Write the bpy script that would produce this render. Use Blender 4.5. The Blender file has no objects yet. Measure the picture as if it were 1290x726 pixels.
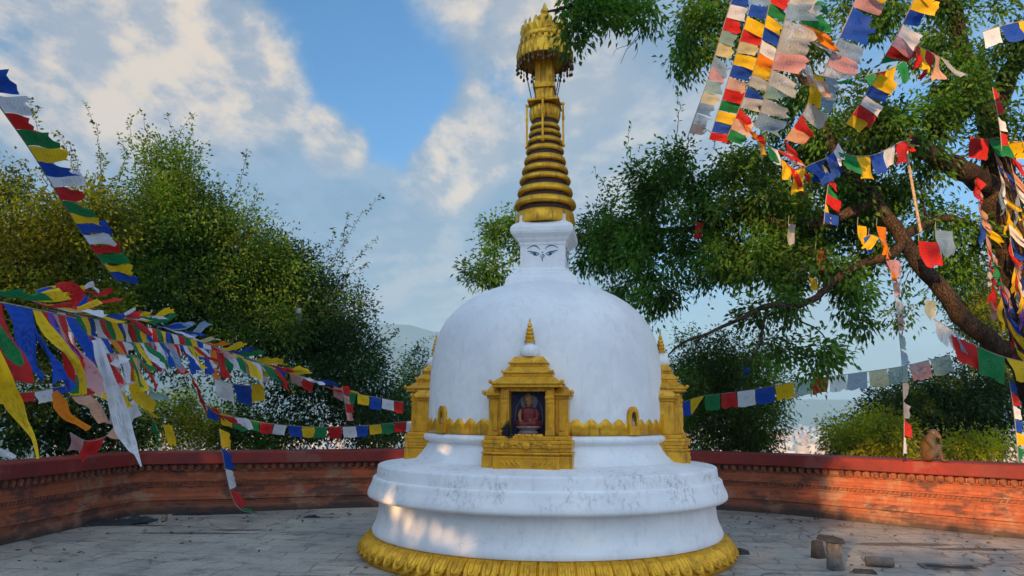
import bpy, bmesh, math, random
import numpy as np
from mathutils import Vector, Matrix
random.seed(7); RNG = np.random.default_rng(11)
S = bpy.context.scene; COL = S.collection
PI = math.pi
# ------------------------------------------------------------------ camera geometry
F = 905.0; CAM = np.array([0., 0., 1.6])
PITCH = math.atan(160 / 905.); RHO = math.radians(.35)
_r = np.array([1., 0, 0]); FW = np.array([0, math.cos(PITCH), math.sin(PITCH)]); _u = np.cross(_r, FW)
RT = _r * math.cos(RHO) + _u * math.sin(RHO); UP = -_r * math.sin(RHO) + _u * math.cos(RHO)
def at(x, y, Y):
    d = FW + RT * (x - 645) / F - UP * (y - 363) / F
    return CAM + d * (Y / d[1])
def ground(x, y, z=0.):
    d = FW + RT * (x - 645) / F - UP * (y - 363) / F
    return CAM + d * ((z - CAM[2]) / d[2])
cam = bpy.data.cameras.new('camera'); camo = bpy.data.objects.new('camera', cam); COL.objects.link(camo)
cam.sensor_width = 36; cam.lens = 36 * F / 1290; cam.clip_end = 40000; cam.clip_start = .05
m = Matrix.Identity(4)
for i in range(3):
    m[i][0] = RT[i]; m[i][1] = UP[i]; m[i][2] = -FW[i]; m[i][3] = CAM[i]
camo.matrix_world = m; S.camera = camo
# ------------------------------------------------------------------ object helpers
def tag(o, label=None, cat=None, group=None, kind=None):
    if label: o['label'] = label
    if cat: o['category'] = cat
    if group: o['group'] = group
    if kind: o['kind'] = kind
    return o
def empty(name, loc, label, cat, group=None):
    o = bpy.data.objects.new(name, None); COL.objects.link(o); o.location = [float(v) for v in loc]
    o.empty_display_size = .1
    return tag(o, label, cat, group)
def link(name, me, mat, parent=None, keep=True):
    o = bpy.data.objects.new(name, me); COL.objects.link(o)
    if mat is not None:
        for mm in (mat if isinstance(mat, (list, tuple)) else [mat]): me.materials.append(mm)
    if parent is not None:
        o.parent = parent
        if keep: o.matrix_parent_inverse = Matrix.Translation(-parent_world(parent))
    return o
def parent_world(p):
    if p is None: return Vector((0, 0, 0))
    return p.location + (parent_world(p.parent) + p.matrix_parent_inverse.translation if p.parent else Vector((0, 0, 0)))
def mesh_np(name, V, polys, smooth=False):
    """polys: list of int arrays (n,k)"""
    me = bpy.data.meshes.new(name); V = np.asarray(V, dtype=np.float32)
    me.vertices.add(len(V)); me.vertices.foreach_set('co', V.ravel())
    polys = [np.asarray(p, dtype=np.int32) for p in polys if len(p)]
    nl = sum(p.size for p in polys); npol = sum(len(p) for p in polys)
    me.loops.add(nl); me.polygons.add(npol)
    me.loops.foreach_set('vertex_index', np.concatenate([p.ravel() for p in polys]))
    st = []; k = 0
    for p in polys:
        st.append(k + np.arange(len(p)) * p.shape[1]); k += p.size
    me.polygons.foreach_set('loop_start', np.concatenate(st).astype(np.int32))
    if smooth: me.polygons.foreach_set('use_smooth', np.ones(npol, dtype=bool))
    me.update(calc_edges=True); me.validate()
    return me
class MB:
    """collects shapes into one mesh"""
    def __init__(s): s.V = []; s.F = []
    def add(s, V, Fc):
        k = len(s.V); s.V += [tuple(map(float, v)) for v in V]; s.F += [tuple(i + k for i in f) for f in Fc]
    def box(s, x0, x1, y0, y1, z0, z1, tx=0., ty0=0., ty1=0.):
        """tx, ty0, ty1: inset of the top"""
        s.add([(x0, y0, z0), (x1, y0, z0), (x1, y1, z0), (x0, y1, z0), (x0 + tx, y0 + ty0, z1), (x1 - tx, y0 + ty0, z1), (x1 - tx, y1 - ty1, z1), (x0 + tx, y1 - ty1, z1)],
              [(3, 2, 1, 0), (4, 5, 6, 7), (0, 1, 5, 4), (1, 2, 6, 5), (2, 3, 7, 6), (3, 0, 4, 7)])
    def lathe(s, prof, n=64, c=(0, 0, 0), cap=True, rx=1., ry=1.):
        V = []; Fc = []
        for r, z in prof:
            for i in range(n):
                a = 2 * PI * i / n; V.append((c[0] + r * rx * math.cos(a), c[1] + r * ry * math.sin(a), c[2] + z))
        for j in range(len(prof) - 1):
            for i in range(n):
                i2 = (i + 1) % n; Fc.append((j * n + i, j * n + i2, (j + 1) * n + i2, (j + 1) * n + i))
        if cap:
            Fc.append(tuple(range(n))[::-1]); k = (len(prof) - 1) * n; Fc.append(tuple(k + i for i in range(n)))
        s.add(V, Fc)
    def tube(s, pts, rad, n=6):
        pts = [Vector([float(c) for c in p]) for p in pts]
        if not isinstance(rad, (list, tuple, np.ndarray)): rad = [rad] * len(pts)
        V = []; Fc = []; ref = None
        for i, p in enumerate(pts):
            t = (pts[min(i + 1, len(pts) - 1)] - pts[max(i - 1, 0)]).normalized()
            if ref is None: ref = t.orthogonal().normalized()
            ref = (ref - t * ref.dot(t)).normalized(); b = t.cross(ref)
            for k in range(n):
                a = 2 * PI * k / n; V.append(p + (ref * math.cos(a) + b * math.sin(a)) * float(rad[i]))
        for i in range(len(pts) - 1):
            for k in range(n):
                k2 = (k + 1) % n; Fc.append((i * n + k, i * n + k2, (i + 1) * n + k2, (i + 1) * n + k))
        Fc.append(tuple(range(n))[::-1]); Fc.append(tuple((len(pts) - 1) * n + k for k in range(n)))
        s.add(V, Fc)
    def ball(s, c, r, n=10, sq=(1, 1, 1)):
        prof = [(max(1e-4, math.sin(PI * j / 6)) * r, -math.cos(PI * j / 6) * r * sq[2]) for j in range(7)]
        s.lathe(prof, n, c, rx=sq[0], ry=sq[1])
    def xf(s, M):
        s.V = [tuple(M @ Vector(v)) for v in s.V]; return s
    def me(s, name, smooth=False, bevel=0., angle=40):
        me = bpy.data.meshes.new(name); me.from_pydata(s.V, [], s.F); me.update()
        bm = bmesh.new(); bm.from_mesh(me)
        bmesh.ops.recalc_face_normals(bm, faces=bm.faces)
        if bevel:
            es = [e for e in bm.edges if len(e.link_faces) == 2 and e.calc_face_angle(0) > .6]
            bmesh.ops.bevel(bm, geom=es, offset=bevel, segments=2, affect='EDGES', profile=.6, clamp_overlap=True)
        if smooth:
            for f in bm.faces: f.smooth = True
            for e in bm.edges:
                if len(e.link_faces) == 2 and e.calc_face_angle(0) > math.radians(angle): e.smooth = False
        bm.to_mesh(me); bm.free(); me.update()
        return me
    def build(s, name, mat, parent=None, smooth=False, bevel=0., keep=True, angle=40):
        return link(name, s.me(name, smooth, bevel, angle), mat, parent, keep)
# ------------------------------------------------------------------ materials
def new_mat(name):
    mt = bpy.data.materials.new(name); mt.use_nodes = True; nt = mt.node_tree; nt.nodes.clear()
    out = nt.nodes.new('ShaderNodeOutputMaterial')
    return mt, nt, out
def N(nt, t, **kw):
    n = nt.nodes.new(t)
    for k, v in kw.items():
        if k in n.inputs.keys(): n.inputs[k].default_value = v
        else: setattr(n, k, v)
    return n
def mixc(nt, fac, a, b, mode='MIX'):
    n = nt.nodes.new('ShaderNodeMix'); n.data_type = 'RGBA'; n.blend_type = mode
    for sock, v in ((n.inputs[0], fac), (n.inputs[6], a), (n.inputs[7], b)):
        if hasattr(v, 'is_linked'): nt.links.new(v, sock)
        elif isinstance(v, (int, float)): sock.default_value = v
        else: sock.default_value = (*v, 1) if len(v) == 3 else v
    return n.outputs[2]
def math_n(nt, op, a, b=None, c=None, clamp=False):
    n = nt.nodes.new('ShaderNodeMath'); n.operation = op; n.use_clamp = clamp
    for i, v in enumerate((a, b, c)):
        if v is None: continue
        if hasattr(v, 'is_linked'): nt.links.new(v, n.inputs[i])
        else: n.inputs[i].default_value = v
    return n.outputs[0]
def ramp(nt, val, lo, hi, to0=0., to1=1., smooth=True):
    n = nt.nodes.new('ShaderNodeMapRange'); n.interpolation_type = 'SMOOTHSTEP' if smooth else 'LINEAR'
    nt.links.new(val, n.inputs[0])
    for i, v in enumerate((lo, hi, to0, to1)): n.inputs[i + 1].default_value = v
    return n.outputs[0]
def noise(nt, vec, scale, detail=4, rough=.55, dist=0.):
    n = nt.nodes.new('ShaderNodeTexNoise'); n.inputs['Scale'].default_value = scale
    n.inputs['Detail'].default_value = detail; n.inputs['Roughness'].default_value = rough; n.inputs['Distortion'].default_value = dist
    if vec is not None: nt.links.new(vec, n.inputs['Vector'])
    return n.outputs['Fac']
def mapping(nt, vec, scale=(1, 1, 1), rot=(0, 0, 0), loc=(0, 0, 0)):
    n = nt.nodes.new('ShaderNodeMapping'); nt.links.new(vec, n.inputs['Vector'])
    n.inputs['Scale'].default_value = scale; n.inputs['Rotation'].default_value = rot; n.inputs['Location'].default_value = loc
    return n.outputs[0]
def pos(nt): return nt.nodes.new('ShaderNodeNewGeometry').outputs['Position']
def objc(nt): return nt.nodes.new('ShaderNodeTexCoord').outputs['Object']
def bump(nt, h, strength=.3, dist=.01):
    n = nt.nodes.new('ShaderNodeBump'); n.inputs['Strength'].default_value = strength; n.inputs['Distance'].default_value = dist
    nt.links.new(h, n.inputs['Height']); return n.outputs[0]
def bsdf(nt, out, color, rough=.6, metallic=0., normal=None, spec=.5):
    b = nt.nodes.new('ShaderNodeBsdfPrincipled')
    if hasattr(color, 'is_linked'): nt.links.new(color, b.inputs['Base Color'])
    else: b.inputs['Base Color'].default_value = (*color, 1)
    if hasattr(rough, 'is_linked'): nt.links.new(rough, b.inputs['Roughness'])
    else: b.inputs['Roughness'].default_value = rough
    b.inputs['Metallic'].default_value = metallic; b.inputs['Specular IOR Level'].default_value = spec
    if normal is not None: nt.links.new(normal, b.inputs['Normal'])
    nt.links.new(b.outputs[0], out.inputs['Surface']); return b
def simple(name, c1, c2, scale=8., rough=.6, metallic=0., bstr=.2, bdist=.005, spec=.5, obj=False, detail=5):
    mt, nt, out = new_mat(name); P = objc(nt) if obj else pos(nt)
    a = noise(nt, P, scale, detail); b_ = noise(nt, P, scale * 5.3, 3)
    f = ramp(nt, a, .35, .68)
    c = mixc(nt, f, c1, c2); c = mixc(nt, math_n(nt, 'MULTIPLY', ramp(nt, b_, .5, .8), .35), c, [v * .6 for v in c1])
    bsdf(nt, out, c, rough, metallic, bump(nt, b_, bstr, bdist), spec)
    return mt
# white lime plaster with grime streaks
def mat_plaster():
    mt, nt, out = new_mat('lime_plaster'); P = pos(nt)
    big = noise(nt, P, 1.3, 5); mid = noise(nt, P, 6, 6, .65); fine = noise(nt, P, 38, 4)
    c = mixc(nt, ramp(nt, big, .35, .7), (.82, .82, .82), (.70, .71, .74))
    c = mixc(nt, math_n(nt, 'MULTIPLY', ramp(nt, noise(nt, mapping(nt, P, loc=(4, 1, 2)), 3.1, 7, .7), .48, .62), .45), c, (.66, .67, .69))
    streak = noise(nt, mapping(nt, P, (9, 9, .9)), 1.6, 5, .6)
    sm = math_n(nt, 'MULTIPLY', ramp(nt, streak, .55, .76), .24)
    c = mixc(nt, sm, c, (.36, .35, .33))
    sp = nt.nodes.new('ShaderNodeSeparateXYZ'); nt.links.new(P, sp.inputs[0]); z = sp.outputs[2]
    # grimy plinth rim and ledges
    rim = math_n(nt, 'MULTIPLY', ramp(nt, z, .66, .80), ramp(nt, z, 1.0, 1.12, 1., 0.))
    g = math_n(nt, 'MULTIPLY', math_n(nt, 'ADD', math_n(nt, 'MULTIPLY', rim, .75), .16), math_n(nt, 'MULTIPLY', ramp(nt, noise(nt, mapping(nt, P, (1, 1, .6)), 22, 8, .78), .46, .66), ramp(nt, noise(nt, P, 2.3, 6, .6), .38, .62)))
    c = mixc(nt, g, c, (.30, .29, .27))
    spot = math_n(nt, 'MULTIPLY', ramp(nt, fine, .64, .74), ramp(nt, mid, .50, .66))
    top = ramp(nt, z, 2.4, 3.2, .25, .8)
    c = mixc(nt, math_n(nt, 'MULTIPLY', spot, top), c, (.22, .22, .21))
    # hairline cracks
    vo = nt.nodes.new('ShaderNodeTexVoronoi'); vo.feature = 'DISTANCE_TO_EDGE'; vo.inputs['Scale'].default_value = 1.1
    wv = nt.nodes.new('ShaderNodeVectorMath'); wv.operation = 'MULTIPLY_ADD'
    nz = nt.nodes.new('ShaderNodeTexNoise'); nz.inputs['Scale'].default_value = 4; nt.links.new(P, nz.inputs['Vector'])
    nt.links.new(nz.outputs['Color'], wv.inputs[0]); wv.inputs[1].default_value = (.5, .5, .5); nt.links.new(P, wv.inputs[2])
    nt.links.new(wv.outputs[0], vo.inputs['Vector'])
    cr = math_n(nt, 'MULTIPLY', ramp(nt, vo.outputs[0], .002, .007, 1., 0.), ramp(nt, big, .48, .6, 0., .28))
    cr = math_n(nt, 'MULTIPLY', cr, ramp(nt, z, 1.0, 1.3, 1., .15))
    c = mixc(nt, cr, c, (.3, .29, .28))
    h = math_n(nt, 'ADD', math_n(nt, 'MULTIPLY', mid, .7), math_n(nt, 'MULTIPLY', fine, .3))
    bsdf(nt, out, c, .62, 0, bump(nt, h, .22, .010), .35)
    return mt
def mat_gold(name='gold_paint', c1=(.80, .42, .018), c2=(.58, .28, .012), soot=None, metallic=.5):
    mt, nt, out = new_mat(name); P = pos(nt)
    a = noise(nt, P, 9, 5); b_ = noise(nt, P, 55, 4); e = noise(nt, mapping(nt, P, (14, 14, 2)), 2, 4)
    c = mixc(nt, ramp(nt, a, .35, .7), c1, c2)
    c = mixc(nt, math_n(nt, 'MULTIPLY', ramp(nt, e, .52, .72), .62), c, (.15, .085, .022))
    if soot is not None:
        d = nt.nodes.new('ShaderNodeVectorMath'); d.operation = 'DISTANCE'; nt.links.new(P, d.inputs[0]); d.inputs[1].default_value = soot
        dd = math_n(nt, 'ADD', d.outputs['Value'], math_n(nt, 'MULTIPLY', math_n(nt, 'SUBTRACT', noise(nt, P, 22, 4), .5), .14))
        c = mixc(nt, ramp(nt, dd, .07, .115, 1., 0.), c, (.008, .008, .012))
    r = ramp(nt, a, .3, .7, .28, .52)
    bsdf(nt, out, c, r, metallic, bump(nt, math_n(nt, 'ADD', a, math_n(nt, 'MULTIPLY', b_, .5)), .3, .008), .5)
    return mt
def mat_leaf(name, cols, trans=.35, clump=.9, tint=(1.4, 1.5, .5)):
    mt, nt, out = new_mat(name)
    g = nt.nodes.new('ShaderNodeNewGeometry'); P = g.outputs['Position']; r = g.outputs['Random Per Island']
    cr = nt.nodes.new('ShaderNodeValToRGB'); nt.links.new(r, cr.inputs[0]); el = cr.color_ramp.elements
    for i, c in enumerate(cols):
        e = el[i] if i < 2 else el.new(1.)
        e.color = (*c, 1)
    for i, e in enumerate(el): pass
    k = len(cols)
    for i in range(k): el[i].position = i / (k - 1)
    for i, c in enumerate(cols): el[i].color = (*c, 1)
    cl = ramp(nt, noise(nt, P, clump, 3), .35, .68, .55, 1.45)
    mul = nt.nodes.new('ShaderNodeVectorMath'); mul.operation = 'SCALE'; nt.links.new(cr.outputs[0], mul.inputs[0]); nt.links.new(cl, mul.inputs['Scale'])
    c = mul.outputs[0]
    b = nt.nodes.new('ShaderNodeBsdfPrincipled'); nt.links.new(c, b.inputs['Base Color']); b.inputs['Roughness'].default_value = .55; b.inputs['Specular IOR Level'].default_value = .25
    t = nt.nodes.new('ShaderNodeBsdfTranslucent')
    tm = nt.nodes.new('ShaderNodeVectorMath'); tm.operation = 'MULTIPLY'; nt.links.new(c, tm.inputs[0]); tm.inputs[1].default_value = tint
    nt.links.new(tm.outputs[0], t.inputs['Color'])
    mx = nt.nodes.new('ShaderNodeMixShader'); mx.inputs[0].default_value = trans
    nt.links.new(b.outputs[0], mx.inputs[1]); nt.links.new(t.outputs[0], mx.inputs[2]); nt.links.new(mx.outputs[0], out.inputs['Surface'])
    return mt
def mat_cloth(name, c, trans=.4, print_=.35, clear=0.):
    mt, nt, out = new_mat(name)
    uv = nt.nodes.new('ShaderNodeUVMap').outputs[0]; P = pos(nt)
    # wood-block print: rows of broken marks and a round motif
    sp = nt.nodes.new('ShaderNodeSeparateXYZ'); nt.links.new(uv, sp.inputs[0])
    rows = math_n(nt, 'SINE', math_n(nt, 'MULTIPLY', sp.outputs[1], 62.))
    marks = noise(nt, mapping(nt, uv, (42, 13, 1)), 1., 2)
    ink = math_n(nt, 'MULTIPLY', ramp(nt, rows, -.1, .3), ramp(nt, marks, .47, .55))
    d = nt.nodes.new('ShaderNodeVectorMath'); d.operation = 'DISTANCE'; nt.links.new(uv, d.inputs[0]); d.inputs[1].default_value = (.5, .5, 0)
    motif = math_n(nt, 'MULTIPLY', ramp(nt, d.outputs['Value'], .17, .19, 1., 0.), ramp(nt, noise(nt, mapping(nt, uv, (16, 16, 1)), 1., 3), .45, .53))
    inside = ramp(nt, d.outputs['Value'], .2, .215)
    edge = ramp(nt, d.outputs['Value'], .42, .47, 1., 0.)
    ink = math_n(nt, 'MULTIPLY', math_n(nt, 'MAXIMUM', math_n(nt, 'MULTIPLY', ink, inside), motif), math_n(nt, 'MULTIPLY', edge, print_))
    fade = ramp(nt, noise(nt, P, 5, 4), .35, .7)
    col = mixc(nt, math_n(nt, 'MULTIPLY', fade, .35), c, [min(1, v * .75 + .06) for v in c])
    col = mixc(nt, ink, col, [v * .22 for v in c])
    df = nt.nodes.new('ShaderNodeBsdfPrincipled'); nt.links.new(col, df.inputs['Base Color']); df.inputs['Roughness'].default_value = .8; df.inputs['Specular IOR Level'].default_value = .15
    t = nt.nodes.new('ShaderNodeBsdfTranslucent'); nt.links.new(col, t.inputs['Color'])
    wv = noise(nt, mapping(nt, uv, (90, 90, 1)), 1., 2)
    nt.links.new(bump(nt, wv, .15, .002), df.inputs['Normal'])
    mx = nt.nodes.new('ShaderNodeMixShader'); mx.inputs[0].default_value = trans
    nt.links.new(df.outputs[0], mx.inputs[1]); nt.links.new(t.outputs[0], mx.inputs[2]); sh = mx.outputs[0]
    if clear:
        tr = nt.nodes.new('ShaderNodeBsdfTransparent'); m2 = nt.nodes.new('ShaderNodeMixShader'); m2.inputs[0].default_value = clear
        nt.links.new(sh, m2.inputs[1]); nt.links.new(tr.outputs[0], m2.inputs[2]); sh = m2.outputs[0]
    nt.links.new(sh, out.inputs['Surface'])
    return mt
CL = {k: mat_cloth('cloth_' + n, c, t, p, cl) for k, (n, c, t, p, cl) in {
    'B': ('blue', (.012, .07, .42), .35, .5, 0), 'W': ('white', (.76, .77, .82), .4, .35, 0), 'R': ('red', (.58, .022, .02), .4, .45, 0),
    'G': ('green', (.012, .20, .06), .35, .45, 0), 'Y': ('yellow', (.82, .52, .012), .4, .35, 0), 'O': ('orange', (.78, .22, .01), .4, .2, 0),
    'b': ('faded_blue', (.25, .38, .55), .45, .45, .12), 'w': ('sheer_white', (.62, .62, .64), .45, .4, .3), 'r': ('faded_pink', (.66, .33, .34), .45, .4, .12),
    'g': ('faded_green', (.28, .44, .42), .45, .35, .12), 'y': ('faded_yellow', (.72, .64, .34), .45, .4, .12), 'p': ('violet', (.18, .07, .45), .35, .2, 0),
    's': ('peach', (.75, .42, .28), .45, .3, .1)}.items()}
M_PL = mat_plaster()
M_GOLD = mat_gold()
M_GOLDB = mat_gold('bright_gilding', (.80, .45, .03), (.58, .29, .02), metallic=.7)
def mat_bark(name, c1, c2, c3):
    mt, nt, out = new_mat(name); P = pos(nt)
    q = nt.nodes.new('ShaderNodeVectorMath'); q.operation = 'MULTIPLY_ADD'; nz = nt.nodes.new('ShaderNodeTexNoise'); nz.inputs['Scale'].default_value = 5; nt.links.new(P, nz.inputs['Vector']); nt.links.new(nz.outputs['Color'], q.inputs[0]); q.inputs[1].default_value = (.16, .16, .16); nt.links.new(P, q.inputs[2])
    vo = nt.nodes.new('ShaderNodeTexVoronoi'); vo.feature = 'DISTANCE_TO_EDGE'; vo.inputs['Scale'].default_value = 34; nt.links.new(mapping(nt, q.outputs[0], (1, 1, .22), (.1, .2, 0)), vo.inputs['Vector'])
    f1 = noise(nt, P, 3.2, 7, .68); f2 = noise(nt, P, 28, 6, .7); crack = ramp(nt, vo.outputs[0], .0, .12)
    c = mixc(nt, ramp(nt, f1, .36, .64), c1, c2); c = mixc(nt, ramp(nt, f2, .52, .72, 0., .7), c, c3); c = mixc(nt, math_n(nt, 'MULTIPLY', ramp(nt, vo.outputs[0], .0, .06, 1., 0.), .4), c, [v * .4 for v in c2])
    bsdf(nt, out, c, .92, 0, bump(nt, math_n(nt, 'ADD', crack, math_n(nt, 'MULTIPLY', f2, .6)), 1., .03), .15); return mt
M_BARK = mat_bark('grey_brown_bark', (.09, .07, .05), (.04, .03, .024), (.14, .12, .10))
M_BARKL = mat_bark('warm_brown_bark', (.095, .058, .034), (.035, .025, .02), (.15, .115, .08))
M_CORD = simple('flag_cord', (.30, .28, .24), (.18, .17, .15), 30, .9)
M_DARKM = simple('dark_iron', (.05, .045, .04), (.03, .03, .03), 20, .6, .5)
M_MAROON = simple('maroon_paint', (.055, .022, .014), (.03, .014, .010), 14, .7)
# ------------------------------------------------------------------ sun, world
SUN_AZ = 243.; SUN_EL = 12.
sdir = np.array([math.cos(math.radians(SUN_AZ)) * math.cos(math.radians(SUN_EL)), math.sin(math.radians(SUN_AZ)) * math.cos(math.radians(SUN_EL)), math.sin(math.radians(SUN_EL))])
sl = bpy.data.lights.new('sun', 'SUN'); sl.energy = 5.0; sl.angle = math.radians(.53); sl.color = (1, .59, .26)
so = bpy.data.objects.new('sun', sl); COL.objects.link(so); so.rotation_euler = Vector(sdir).to_track_quat('Z', 'Y').to_euler()
w = bpy.data.worlds.new('World'); S.world = w; w.use_nodes = True
def build_world():
    nt = w.node_tree; nt.nodes.clear()
    out = nt.nodes.new('ShaderNodeOutputWorld'); bg = nt.nodes.new('ShaderNodeBackground'); bg.inputs[1].default_value = .12
    sky = nt.nodes.new('ShaderNodeTexSky'); sky.sky_type = 'NISHITA'; sky.sun_disc = False
    sky.sun_elevation = math.radians(SUN_EL); sky.sun_rotation = math.radians(90 - SUN_AZ); sky.air_density = 1.0; sky.dust_density = .6; sky.ozone_density = 2.5
    D = nt.nodes.new('ShaderNodeTexCoord').outputs['Generated']
    sp = nt.nodes.new('ShaderNodeSeparateXYZ'); nt.links.new(D, sp.inputs[0]); z = sp.outputs[2]
    den = math_n(nt, 'ADD', math_n(nt, 'MAXIMUM', z, 0.), .30)
    cb = nt.nodes.new('ShaderNodeCombineXYZ')
    nt.links.new(math_n(nt, 'DIVIDE', sp.outputs[0], den), cb.inputs[0]); nt.links.new(math_n(nt, 'DIVIDE', sp.outputs[1], den), cb.inputs[1])
    Pc = mapping(nt, cb.outputs[0], (1, .8, 1), (0, 0, .5), (3.1, 1.7, .0))
    n1 = noise(nt, Pc, 1.9, 12, .60, .25)
    n2 = noise(nt, mapping(nt, Pc, loc=(.02, .045, .0)), 1.9, 12, .60, .25)
    puff = noise(nt, Pc, 6.5, 8, .62, .1); puff2 = noise(nt, mapping(nt, Pc, loc=(.012, .028, .0)), 6.5, 8, .62, .1)
    def blob(x, y, r, sharp=.25):
        d = FW + RT * (x - 645) / F - UP * (y - 363) / F; d = d / np.linalg.norm(d)
        dt = nt.nodes.new('ShaderNodeVectorMath'); dt.operation = 'DOT_PRODUCT'; nt.links.new(D, dt.inputs[0]); dt.inputs[1].default_value = d
        a = math.atan(r / F)
        return ramp(nt, dt.outputs['Value'], math.cos(a), math.cos(a * sharp))
    def addall(lst):
        acc = None
        for amp, args in lst:
            v = math_n(nt, 'MULTIPLY', blob(*args), amp); acc = v if acc is None else math_n(nt, 'ADD', acc, v)
        return acc
    cov = addall([(.16, (130, 60, 320)), (.22, (300, 240, 300)), (.20, (60, 230, 260)), (.16, (640, 300, 260)), (-.23, (455, 135, 110)), (-.20, (500, 50, 90)), (-.20, (395, 20, 70)), (-.27, (510, 170, 110)), (-.16, (655, 110, 60)), (.22, (600, 20, 130)),
                  (.30, (590, 190, 90)), (.16, (545, 30, 70)), (.22, (780, 170, 170)), (.20, (730, 40, 140)), (.26, (430, 168, 48)), (.22, (480, 330, 220)), (-.10, (860, 280, 90)), (-.22, (12, 80, 50)), (.14, (1100, 200, 260)), (.10, (480, 190, 60))])
    low = ramp(nt, z, .02, .24, .18, 0.)
    back = ramp(nt, sp.outputs[1], .35, -.25)                       # unseen bright cloud added behind the viewpoint to lift the shaded areas
    c = math_n(nt, 'ADD', math_n(nt, 'ADD', math_n(nt, 'ADD', n1, cov), low), math_n(nt, 'MULTIPLY', math_n(nt, 'SUBTRACT', puff, .5), .30))
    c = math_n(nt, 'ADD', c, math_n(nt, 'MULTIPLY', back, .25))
    mask = ramp(nt, c, .52, .70)
    lit = addall([(.75, (40, 60, 120)), (.9, (215, 60, 150)), (1.0, (350, 55, 130)), (.55, (120, 120, 120)), (1.5, (565, 205, 80)), (1.1, (430, 168, 60)), (.8, (610, 10, 130)), (.5, (700, 60, 120)), (.40, (540, 385, 150)), (.55, (640, 150, 100)), (.5, (770, 180, 130)), (.45, (1050, 180, 220)), (.25, (300, 130, 90))])
    rel = math_n(nt, 'ADD', math_n(nt, 'SUBTRACT', n1, n2), math_n(nt, 'MULTIPLY', math_n(nt, 'SUBTRACT', puff, puff2), .30))
    relief = ramp(nt, rel, -.06, .075)
    litm = math_n(nt, 'MULTIPLY', math_n(nt, 'MINIMUM', lit, 1.), math_n(nt, 'MULTIPLY', ramp(nt, math_n(nt, 'ADD', c, math_n(nt, 'MULTIPLY', puff, .3)), .70, .98), math_n(nt, 'ADD', math_n(nt, 'MULTIPLY', relief, .75), .30)), clamp=True)
    k = 1 / .12
    cloud = mixc(nt, relief, [v * k for v in (.125, .205, .325)], [v * k for v in (.185, .27, .39)])
    cloud = mixc(nt, litm, cloud, [v * k for v in (.62, .50, .385)])
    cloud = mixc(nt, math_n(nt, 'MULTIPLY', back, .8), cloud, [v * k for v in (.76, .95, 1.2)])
    hz = ramp(nt, z, .0, .20, 1., 0.)
    cloud = mixc(nt, math_n(nt, 'MULTIPLY', math_n(nt, 'MULTIPLY', hz, .7), ramp(nt, back, 0, .5, 1., 0.)), cloud, mixc(nt, ramp(nt, sp.outputs[0], -.12, .12), [v * k for v in (.56, .47, .43)], [v * k for v in (.36, .43, .53)]))
    # deepen the clear blue seen away from the low sun
    skyc = mixc(nt, 1., sky.outputs[0], mixc(nt, ramp(nt, z, .06, .32), (.52, .62, .72), (.33, .86, 1.22)), 'MULTIPLY')
    colr = mixc(nt, math_n(nt, 'MULTIPLY', mask, .96), skyc, cloud)
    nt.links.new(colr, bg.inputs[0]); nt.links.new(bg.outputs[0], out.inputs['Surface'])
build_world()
vs = S.view_settings; vs.view_transform = 'Standard'; vs.look = 'None'; vs.gamma = 1; vs.use_curve_mapping = False; vs.exposure = 0.70
cy = S.cycles; cy.use_denoising = True; cy.max_bounces = 6; cy.diffuse_bounces = 3; cy.glossy_bounces = 2; cy.transmission_bounces = 4; cy.transparent_max_bounces = 12; cy.volume_bounces = 0
cy.sample_clamp_indirect = 4.

# ------------------------------------------------------------------ terrain, courtyard, valley
def terrain():
    n = 128; rr = [0, 6, 10, 14, 17, 20, 25, 32, 45, 65, 100, 150, 230, 350, 600, 1000, 1700, 2700, 4000, 5600]
    V = [(0, 9, -.06)]; P = []
    r_ = np.random.default_rng(3)
    for r in rr[1:]:
        for i in range(n):
            a = 2 * PI * i / n; s = min(1, max(0, (r - 17) / 260.)); s = s * s * (3 - 2 * s)
            z = -.06 - 60 * s - (max(0, r - 17) * .12 if r < 60 else 0) * (1 - s) + (r_.normal() * .15 if 18 < r < 200 else 0) + (r_.normal() * 3 if 1000 < r < 4000 else 0)
            V.append((r * math.cos(a), 9 + r * math.sin(a), z))
    tri = [(0, 1 + i, 1 + (i + 1) % n) for i in range(n)]; q = []
    for j in range(len(rr) - 2):
        for i in range(n):
            i2 = (i + 1) % n; a = 1 + j * n; b = a + n
            q.append((a + i, b + i, b + i2, a + i2))
    mt, nt, out = new_mat('hillside_ground'); P = pos(nt)
    c = mixc(nt, ramp(nt, noise(nt, P, .9, 6), .35, .7), (.05, .07, .022), (.11, .085, .05))
    c2 = mixc(nt, ramp(nt, noise(nt, P, .012, 6, .7), .4, .62), (.07, .11, .045), (.20, .17, .13))
    sp = nt.nodes.new('ShaderNodeSeparateXYZ'); nt.links.new(P, sp.inputs[0])
    c = mixc(nt, ramp(nt, sp.outputs[2], -55, -40, 1., 0.), c, c2)
    bsdf(nt, out, c, .95, 0, bump(nt, noise(nt, P, 5, 5), .6, .05), .1)
    tag(link('hillside_and_valley_ground', mesh_np('terrain', V, [np.array(tri), np.array(q)], True), mt), kind='structure')
terrain()
WALL = [(-6.75, 1.5), (-6.62, 4.5), (-6.42, 7.2), (-6.26, 9.2), (-6.17, 10.4), (-6.10, 11.4), (-5.98, 11.88), (-5.5, 12.08), (-4.6, 12.32), (-3.2, 12.85), (-1.6, 13.35), (0, 13.6), (1.6, 13.58), (2.9, 13.3), (3.75, 12.95), (4.42, 12.58), (4.97, 12.1), (5.53, 11.55), (6.05, 11.03), (6.55, 10.52), (6.98, 10.08), (7.9, 8.9), (8.5, 7.2), (8.9, 4.5), (9.0, 1.5)]
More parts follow.
